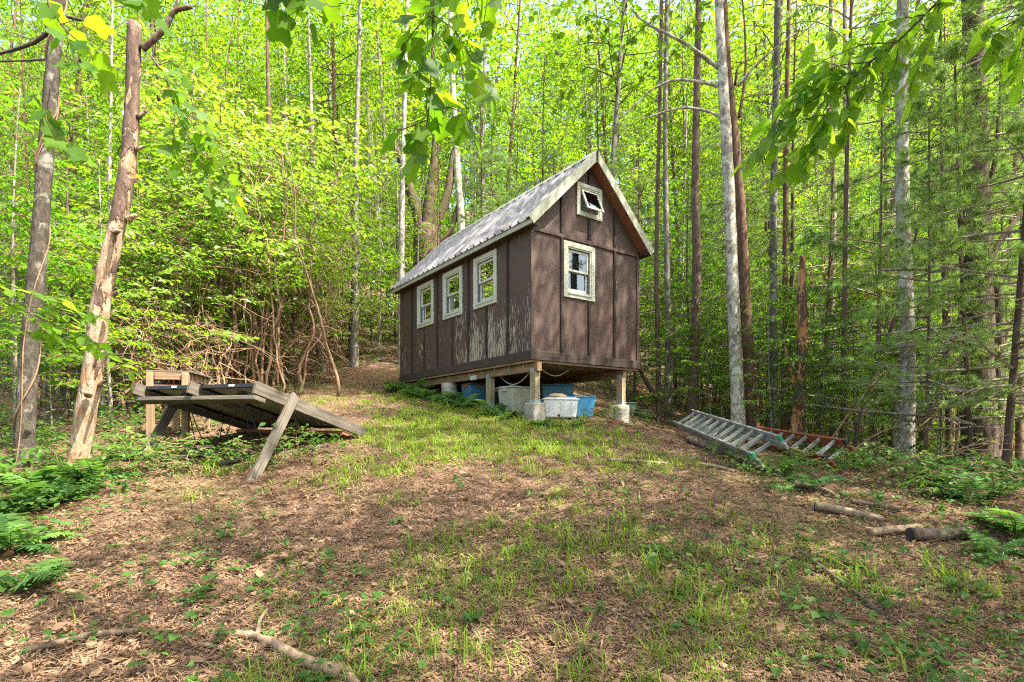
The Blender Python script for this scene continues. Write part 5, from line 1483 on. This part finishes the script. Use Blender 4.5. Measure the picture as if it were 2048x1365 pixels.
# ------------------------------------------------------------------ ferns
def frond_mesh(seed, L=0.55):
    rg = np.random.default_rng(seed); mb = MB()
    n = 22; t = np.linspace(0, 1, 12)
    curve = lambda s: np.stack([L * 0.92 * s, 0 * s, L * (0.62 * s - 0.62 * s ** 2.2)], -1)
    mb.tube(curve(t), np.linspace(0.004, 0.0012, 12), 4, cap=False)
    P, A, N, S = [], [], [], []
    for k in range(n):
        s = 0.12 + 0.88 * k / n
        p = curve(np.array([s]))[0]; ln = L * 0.24 * math.sin(math.pi * (0.12 + 0.86 * s) ** 0.75) + 0.008
        for sg in (-1, 1):
            P.append(p); A.append((0.35, sg, -0.18 + rg.normal(0, 0.08))); N.append((rg.normal(0, .12), 0, 1)); S.append(ln * rg.uniform(0.9, 1.1))
    lf = (np.array([(0, -.09, 0), (0, .09, 0), (.55, .10, .01), (1, 0, -.05), (.55, -.10, .01)]), np.array([(0, 4, 1), (1, 4, 2), (2, 4, 3)]))
    put_leaves(mb, np.array(P), np.array(A, float), np.array(N, float), np.array(S), lf)
    return mb.mesh('frond', 'leaf_fern')
FROND = [frond_mesh(61), frond_mesh(62, 0.6), frond_mesh(63, 0.48)]
def fern(x, y, s, n, label, seed):
    rg = np.random.default_rng(seed)
    o = empty('fern', (x, y, float(gz(x, y)) - 0.02), rg.uniform(0, 6.28), label, 'fern', 'ferns on the clearing floor')
    for k in range(n):
        c = link('frond', FROND[int(rg.integers(3))], o)
        c.rotation_euler = (rg.normal(0, 0.12), -rg.uniform(-0.1, 0.55), k * 6.28 / n + rg.normal(0, 0.25))
        q = s * rg.uniform(0.75, 1.15); c.scale = (q, q, q)
FERN = []
def fpx(px, py_or_Y, s, n, label):
    FERN.append(((px - HX) / F_PX * py_or_Y, py_or_Y, s, n, label))
for i, (v, of, s, wh) in enumerate([(4.75, -.25, .95, 'at the rear left corner of the cabin'), (4.3, -.35, 1.0, 'second from the rear corner along the cabin wall'), (3.85, -.28, .95, 'third from the rear corner along the cabin wall'), (3.4, -.35, 1.0, 'just behind the round pier'), (2.95, -.4, .9, 'in front of the round pier'),
                                    (2.3, -.2, 1.0, 'between the round pier and the second post'), (1.95, -.25, 0.9, 'in the shadow beneath the junction box'), (1.6, -.3, 0.85, 'just left of the second post'), (0.8, -.18, .95, 'upright beside the grey olive tote'), (0.35, -.2, 0.7, 'left of the front corner footing')]):
    p = cab2w(of, v); FERN.append((p[0], p[1], s, 9, f'fern {wh}'))
for px, Y, s, n, wh in [(1105, 8.15, .62, 9, 'at the foot of the front corner post'), (1150, 8.25, .55, 8, 'in front of the clear bin'), (1082, 8.2, .5, 7, 'lightest, touching the front footing'), (1600, 5.35, .95, 6, 'pale arching beside the fallen branch near the ladder'), (1560, 6.0, .8, 7, 'below the green end of the ladder'),
                     (1900, 5.6, 1.0, 9, 'under the stout dark trunk'), (1950, 4.9, 1.0, 10, 'behind the dark-ended log'), (2030, 4.0, 0.95, 10, 'large bright at the right edge'), (1990, 3.65, .6, 7, 'small at the right edge below the large one'), (1850, 6.4, .9, 8, 'at the foot of the pale whitish trunk'),
                     (1705, 6.6, .8, 7, 'by the near end of the orange ladder'), (20, 3.6, .95, 9, 'low at the left edge of the clearing'), (35, 4.4, 1.0, 10, 'large dark at the left edge'), (85, 5.0, 1.05, 10, 'between vine-clad trunk and snag, in front'), (20, 5.2, 1.1, 10, 'at the foot of the vine-clad trunk'),
                     (190, 5.3, .95, 9, 'just right of the snag base'), (120, 4.75, .9, 9, 'in front of the snag base'), (240, 6.1, .9, 8, 'left of the rear rack leg'), (30, 3.0, .7, 7, 'cut by the lower left edge')]:
    fpx(px, Y, s, n, f'fern {wh}')
for i, (x, y, s, n, lab) in enumerate(FERN): fern(x, y, s, n, lab, 700 + i)

# ------------------------------------------------------------------ fallen branches, logs, sticks
def stick(name, pts, r0, r1, mat, label, cat='branch', group='fallen branches', forks=(), ends=None, sides=9, lift=0.0):
    rad_ = np.linspace(r0, r1, len(pts))
    q = np.array([(x, y, float(gz(x, y)) + rr_ * 0.75 + 0.014 + lift) for (x, y), rr_ in zip(pts, rad_)])
    ti = np.linspace(0, len(q) - 1, 6 * len(q))
    q = np.stack([np.interp(ti, np.arange(len(q)), q[:, k]) for k in range(3)], -1)
    for _ in range(2): q[1:-1] = (q[:-2] + q[1:-1] * 2 + q[2:]) / 4
    rg = np.random.default_rng(int(abs(pts[0][0] * 97 + pts[0][1] * 31)) + 1)
    root = q[0].copy()
    o = empty(name, tuple(root), 0, label, cat, group)
    MB().tube(q - root, np.linspace(r0, r1, len(q)), sides, 0.07, rg).build('stem', mat, o, True)
    for f in forks:
        p = np.array([(x, y, float(gz(x, y)) + r1 * 0.7 + h) for x, y, h in f[0]])
        MB().tube(p - root, np.linspace(f[1], f[2], len(p)), 7, 0.05, rg).build('fork', mat, o, True)
    if ends:
        d = (q[0] - q[1]) / np.linalg.norm(q[0] - q[1])
        MB().tube(np.stack([q[0] + d * 0.003, q[0] + d * 0.012]) - root, [r0 * 0.97, r0 * 0.9], 14).build('cut_end', ends, o)
    return o
def gp(px, py):
    """ground point under a photo pixel"""
    dx, dz = (px - HX) / F_PX, (HY - py) / F_PX
    y = np.linspace(1.5, 16, 1500)
    k = np.argmax(gz(dx * y, y) > dz * y)
    return (dx * y[k], y[k])
def sp_(name, pxs, r0, r1, mat, label, **k):
    f = [([(*gp(a, b), h) for a, b, h in fk[0]], fk[1], fk[2]) for fk in k.pop('forks', ())]
    return stick(name, [gp(a, b) for a, b in pxs], r0, r1, mat, label, forks=f, **k)
sp_('fallen_branch', [(440, 1278), (500, 1280), (545, 1298), (585, 1325), (640, 1350), (680, 1362)], 0.014, 0.030, 'log_pale', 'crooked pale branch lying at the lower edge of the photo', forks=[([(515, 1282, 0.01), (520, 1262, 0.03), (535, 1248, 0.05)], 0.012, 0.006)])
sp_('fallen_branch', [(385, 1300), (420, 1302), (445, 1308)], 0.012, 0.010, 'log_pale', 'short pale stick left of the crooked branch')
sp_('fallen_branch', [(55, 1312), (120, 1298), (180, 1282), (275, 1272)], 0.016, 0.014, 'log', 'brown rotten stick at lower left')
sp_('fallen_branch', [(660, 1340), (690, 1352), (720, 1400)], 0.022, 0.02, 'log_pale', 'stubby broken wood piece beside the crooked branch')
sp_('fallen_branch', [(945, 1268), (965, 1300), (992, 1325), (990, 1362)], 0.008, 0.006, 'log_pale', 'thin bent twig at the lower middle')
sp_('fallen_branch', [(1375, 885), (1410, 898), (1450, 910), (1500, 935), (1560, 955)], 0.05, 0.035, 'log', 'long mossy fallen limb in front of the ladder', forks=[([(1465, 918, 0.03), (1480, 910, 0.1), (1484, 906, 0.13)], 0.022, 0.012), ([(1520, 940, .03), (1530, 930, .1)], 0.02, 0.01)])
sp_('fallen_branch', [(1215, 925), (1270, 928), (1335, 932)], 0.022, 0.014, 'log', 'grey brown stick on the litter below the front post')
sp_('fallen_branch', [(1400, 934), (1440, 940), (1468, 948)], 0.022, 0.016, 'log_pale', 'tan stick below the long mossy limb')
sp_('fallen_branch', [(1590, 975), (1640, 985), (1665, 995)], 0.03, 0.025, 'log_pale', 'pale stick beneath the arching fern')
sp_('fallen_log', [(1632, 1022), (1680, 1030), (1765, 1048)], 0.036, 0.026, 'log_pale', 'pale cut log with a split end at right', cat='log', group='logs', ends='log_end', sides=16)
sp_('fallen_log', [(1822, 1082), (1880, 1083), (1940, 1078)], 0.046, 0.042, 'log', 'short rotten log with a blackened round end', cat='log', group='logs', ends='log_end', sides=16)
sp_('fallen_log', [(1740, 1075), (1790, 1070), (1840, 1066)], 0.03, 0.03, 'log_pale', 'flat pale slab of wood left of the black-ended log', cat='log', group='logs')
sp_('fallen_branch', [(1600, 1110), (1640, 1140), (1700, 1185), (1765, 1238)], 0.013, 0.012, 'log', 'long straight stick slanting across the lower right litter')
sp_('fallen_branch', [(1455, 1150), (1480, 1180), (1510, 1188), (1560, 1178), (1590, 1166)], 0.008, 0.006, 'twig_dark', 'thin dark twig curving on the litter at right')
sp_('fallen_branch', [(1700, 1010), (1760, 1020), (1800, 1028)], 0.02, 0.018, 'log', 'grey stick behind the pale cut log')
for i, (px, Y, s, lab) in enumerate([(1480, 6.2, .42, 'against the lower rail of the aluminium ladder'), (1530, 5.9, .45, 'in front of the green ladder caps'), (1585, 6.2, .5, 'between the two ladders'), (1640, 6.1, .42, 'at the near end of the orange ladder'), (1440, 6.9, .36, 'beside the middle of the aluminium ladder'), (1690, 6.4, .55, 'just right of the orange ladder'),
                                    (470, 5.5, .38, 'left of the front rack leg'), (555, 5.7, .42, 'right of the front rack leg'), (390, 5.5, .42, 'below the middle of the rack'), (320, 5.6, .5, 'by the foot of the rear rack leg'), (240, 5.5, .5, 'between the snag and the rear rack leg'), (105, 5.2, .55, 'between the two near-left trunks'), (600, 6.3, .35, 'under the low end of the rack'),
                                    (1180, 8.3, .4, 'in front of the blue bin'), (1215, 8.6, .36, 'left of the right-hand footing'), (1290, 8.8, .42, 'right of the right-hand footing'), (1760, 5.6, .5, 'beside the grey stick at right'), (1840, 5.2, .55, 'behind the black-ended log'), (1960, 4.6, .5, 'between the right-edge ferns')]):
    x = (px - HX) / F_PX * Y
    place(WEED[i % 2], 'weed', (x, Y, float(gz(x, Y)) - 0.01), i * 1.7, s * (1.15 if i < 6 else 1.8), f'leafy weed {lab}', 'weed', 'weeds round the ladders and rack')
# brush leaning about at the right: long bare pale branches
def brush():
    rg = np.random.default_rng(88)
    for i, (a, b, Y) in enumerate([((1690, 960), (2060, 900), 6.2), ((1740, 1000), (2060, 860), 6.0), ((1660, 925), (1900, 830), 7.2), ((1640, 905), (1820, 700), 7.6), ((1830, 960), (2050, 950), 5.6), ((1760, 930), (1960, 780), 6.9)]):
        p, q = at(a[0], a[1], Y), at(b[0], b[1], Y + rg.uniform(-.6, .6))
        t = np.linspace(0, 1, 14)[:, None]
        c = p * (1 - t) + q * t + np.array([0, 0, 1]) * 0.12 * np.sin(np.pi * t) + rg.normal(0, 0.012, (14, 3))
        o = empty('dead_bough', tuple(p), 0, f'bare dead bough under the pines at right, {ordw(i)} counted from the camera side', 'bough', 'dead boughs at right')
        MB().tube(c - p, np.linspace(0.014, 0.004, 14), 5, 0.05, rg).build('stem', 'twig', o, True)
        for k in range(6):
            s = c[int(rg.integers(3, 13))]; e = s + np.array([rg.uniform(.1, .5), rg.normal(0, .2), rg.normal(.05, .15)])
            MB().tube(np.stack([s, (s + e) / 2 + rg.normal(0, .03, 3), e]) - p, [0.006, 0.004, 0.002], 4, cap=False).build('twig', 'twig', o, True)
brush()

# ------------------------------------------------------------------ branches hanging into the top of the view
def leaf_mesh(name, templ, size, mat, bendy=0.0):
    mb = MB(); tv, tf = templ
    v = tv * size
    mb.add(v, tf)
    return mb.mesh(name, mat, True)
LM = {'tulip': [leaf_mesh('leaf', T_TULIP, s, 'leaf_tulip') for s in (0.105, 0.125)], 'oval': [leaf_mesh('leaf', T_OVAL, s, 'leaf_fore') for s in (0.088, 0.10)], 'maple': [leaf_mesh('leaf', T_MAPLE, s, 'leaf_maple') for s in (0.085, 0.10)]}
def spray(name, label, Y, stems, kind, step, seed, hang=0.5, group='branches hanging into view', spread=0.07, dy=0.5, petiole=0.05, scale=1.0, ext=None, wig=0.0):
    """stems: photo polylines (px, py) or (px, py, dY); leaves hang along each"""
    rg = np.random.default_rng(seed)
    root = at(stems[0][0][0], stems[0][0][1], Y)
    o = empty(name, tuple(root), 0, label, 'branch', group)
    for si, st in enumerate(stems):
        q = np.array([at(p[0], p[1], Y + (p[2] if len(p) > 2 else 0)) for p in st])
        ti = np.linspace(0, len(q) - 1, 7 * len(q))
        q = np.stack([np.interp(ti, np.arange(len(q)), q[:, k]) for k in range(3)], -1)
        for _ in range(3): q[1:-1] = (q[:-2] + q[1:-1] * 2 + q[2:]) / 4
        r = 0.008 if si == 0 else 0.0035
        MB().tube(q - root, np.linspace(r, 0.0015, len(q)), 5, cap=False).build('stem', 'twig_dark', o, True)
        L = np.concatenate([[0], np.cumsum(np.linalg.norm(np.diff(q, axis=0), axis=1))])
        s = L[-1] * (0.12 if si else 0.1)
        k = 0
        while s < L[-1] + 0.001:
            p = np.array([np.interp(s, L, q[:, c]) for c in range(3)])
            i = min(len(q) - 2, int(np.searchsorted(L, s))); d = q[min(i + 1, len(q) - 1)] - q[max(i - 1, 0)]; d /= np.linalg.norm(d) + 1e-9
            side = np.cross(d, (0, 0, 1)); side /= np.linalg.norm(side) + 1e-6
            ax = d * rg.uniform(0.2, 0.9) + side * (1 if k % 2 else -1) * rg.uniform(0.4, 1.0) + np.array([0, 0, -1.0]) * hang * rg.uniform(0.5, 1.4) + rg.normal(0, 0.15, 3)
            ax /= np.linalg.norm(ax)
            nn = np.array([rg.normal(0, .5), -0.35 + rg.normal(0, .45), 1.0])
            b = np.cross(nn, ax); b /= np.linalg.norm(b); n2 = np.cross(ax, b)
            base = p + ax * petiole * rg.uniform(0.5, 1.2) + rg.normal(0, spread * 0.3, 3)
            mt = Matrix(((ax[0], b[0], n2[0], 0), (ax[1], b[1], n2[1], 0), (ax[2], b[2], n2[2], 0), (0, 0, 0, 1)))
            lf = link('leaf', LM[kind][int(rg.integers(2))], o)
            sc_ = scale * rg.uniform(0.7, 1.15)
            lf.matrix_local = Matrix.Translation(base - root) @ mt @ Matrix.Diagonal((sc_, sc_, sc_, 1))
            MB().tube(np.stack([p, base]) - root, [0.0014, 0.001], 3, cap=False).build('petiole', 'twig_dark', o)
            s += step * rg.uniform(0.7, 1.3); k += 1
    return o
spray('hanging_branch', 'tulip poplar branch with big lobed leaves hanging at the top centre', 2.9,
      [[(875, -200), (868, 0), (864, 120), (858, 220), (848, 280), (815, 322)], [(866, 60), (905, 110), (925, 150), (960, 175), (975, 190)], [(866, 30), (910, 60), (950, 130, .2), (990, 175, .2)], [(868, 20), (830, 60), (800, 105), (780, 100)], [(864, 130), (820, 150), (800, 118)],
       [(858, 215), (900, 215), (925, 225), (945, 250)], [(856, 240), (800, 262), (775, 250)], [(870, -40), (905, -10), (915, 40)], [(985, -160, .3), (975, 0, .3), (960, 90, .3), (950, 130, .3)], [(868, 40), (840, 20), (820, 40)]], 'tulip', 0.05, 201, scale=1.08)
spray('hanging_branch', 'dark tulip poplar leaf cluster at the top edge, left of the centre', 2.6,
      [[(600, -220), (610, -60), (600, 10), (590, 40)], [(608, -50), (560, -20), (535, 0)], [(606, -30), (640, -10), (660, 15), (680, 12)], [(606, -60), (570, -50), (552, 12)]], 'tulip', 0.05, 202, scale=1.1)
spray('hanging_branch', 'drooping tulip poplar branch over the laurels right of the snag', 4.3,
      [[(300, 110), (330, 150), (350, 220), (385, 290), (420, 360), (440, 420)], [(345, 200), (380, 240), (420, 290), (460, 340)], [(330, 160), (370, 180), (400, 230), (430, 280)], [(350, 230), (345, 300), (372, 360)], [(390, 300), (440, 330), (470, 390), (480, 420)], [(318, 130), (350, 120), (380, 150)]], 'tulip', 0.06, 203, scale=1.0)
spray('hanging_branch', 'big-leaved poplar twig in front of the vine-clad trunk', 3.6,
      [[(60, -120), (100, 20), (140, 70), (180, 100), (190, 140)], [(120, 50), (150, 40), (168, 10)], [(140, 80), (130, 110), (165, 130)], [(100, 180), (90, 240), (130, 280), (160, 310)], [(60, 150), (70, 200), (110, 230)], [(290, -60), (282, 0), (300, 30)], [(250, -80), (262, -10), (272, 25)]], 'tulip', 0.065, 204, scale=1.15)
spray('hanging_branch', 'beech branch with drooping oval leaves across the upper right corner', 3.0,
      [[(1960, -120), (1880, 0), (1800, 80), (1740, 125), (1690, 172), (1650, 230), (1600, 300), (1550, 350)], [(1850, 30), (1780, 40), (1700, 60), (1640, 80)], [(1790, 85), (1720, 90), (1650, 120), (1600, 150)], [(1740, 125), (1680, 130), (1620, 160), (1570, 200)], [(1690, 172), (1640, 190), (1580, 230), (1530, 280), (1490, 310)],
       [(1800, 80), (1790, 130), (1770, 180)], [(1740, 125), (1730, 170), (1700, 230), (1680, 280)], [(1650, 230), (1640, 290), (1600, 340)], [(1650, 230), (1600, 240), (1550, 290)], [(1880, 0), (1870, 60), (1840, 120), (1820, 180)], [(1690, 172), (1700, 220), (1670, 250)], [(1720, 145), (1650, 150), (1590, 190), (1545, 250)]], 'oval', 0.030, 205, hang=0.6, petiole=0.015, scale=1.5)
spray('hanging_branch', 'small beech twig in the extreme upper right corner', 2.8,
      [[(2140, -60), (2060, 20), (2010, 60), (1985, 110)], [(2060, 20), (2050, 70), (2030, 140)], [(2040, 30), (1990, 40), (1970, 70)], [(2080, 60), (2050, 110), (2045, 170)]], 'oval', 0.034, 206, hang=0.5, petiole=0.015, scale=1.5)
spray('hanging_branch', 'bright maple branch with small pointed leaves above the cabin roof', 6.5,
      [[(1420, -80), (1330, 20), (1250, 90), (1180, 150), (1120, 190)], [(1330, 20), (1250, 20), (1180, 40), (1110, 60)], [(1290, 60), (1220, 80), (1150, 100), (1080, 120)], [(1250, 90), (1240, 150), (1200, 190), (1160, 220)], [(1380, -20), (1290, -20), (1200, -10), (1120, 10)], [(1330, 30), (1320, 100), (1290, 150), (1250, 170)],
       [(1400, 40), (1360, 90), (1330, 130), (1310, 110)], [(1200, 130), (1140, 130), (1090, 160), (1050, 170)], [(1220, -20), (1130, 0), (1060, 30)], [(1180, 150), (1150, 180), (1100, 220)], [(1400, -40), (1410, 30), (1390, 90)], [(1250, 0), (1190, 70), (1130, 90)]], 'maple', 0.040, 207, hang=0.35, petiole=0.04, spread=0.2)
spray('hanging_branch', 'low beech spray crossing in front of the snag', 4.2,
      [[(-80, 560), (20, 610), (110, 650), (190, 690), (262, 735)], [(20, 610), (80, 615), (150, 630), (220, 640)], [(-60, 640), (40, 660), (120, 690), (200, 700)], [(60, 630), (110, 670), (180, 680)], [(-80, 520), (0, 560), (60, 590), (130, 600)]], 'oval', 0.034, 208, hang=0.25, petiole=0.015, scale=1.25)
# scattered orange dead needles at right
def orange():
    rg = np.random.default_rng(99)
    c = at(1725, 570, 11.0); n = 900
    P = c + rg.normal(0, 1, (n, 3)) * np.array([0.55, 0.3, 0.22])
    P[:, 2] += 0.1 * np.sin(P[:, 0] * 4)
    d = rg.normal(0, 1, (n, 3)); d[:, 2] -= 0.5
    mb = MB(); put_leaves(mb, P, d, rg.normal(0, 1, (n, 3)), rg.uniform(0.04, 0.09, n), T_KITE)
    o = empty('dead_pine_spray', tuple(c), 0, 'dead pine spray with orange needles among the right-hand trees', 'branch')
    l = mb.build('needles', 'red_leaf', o); l.location = -c; l['kind'] = 'stuff'
    t = np.linspace(0, 1, 8)[:, None]
    for k in range(5):
        e = np.array([rg.uniform(-1, 1), 0, rg.uniform(-.3, .3)])
        MB().tube(np.array([0.6, 0.2, 0.3]) * (1 - t) + e * t, np.linspace(.01, .003, 8), 5).build('twig', 'twig', o)
orange()
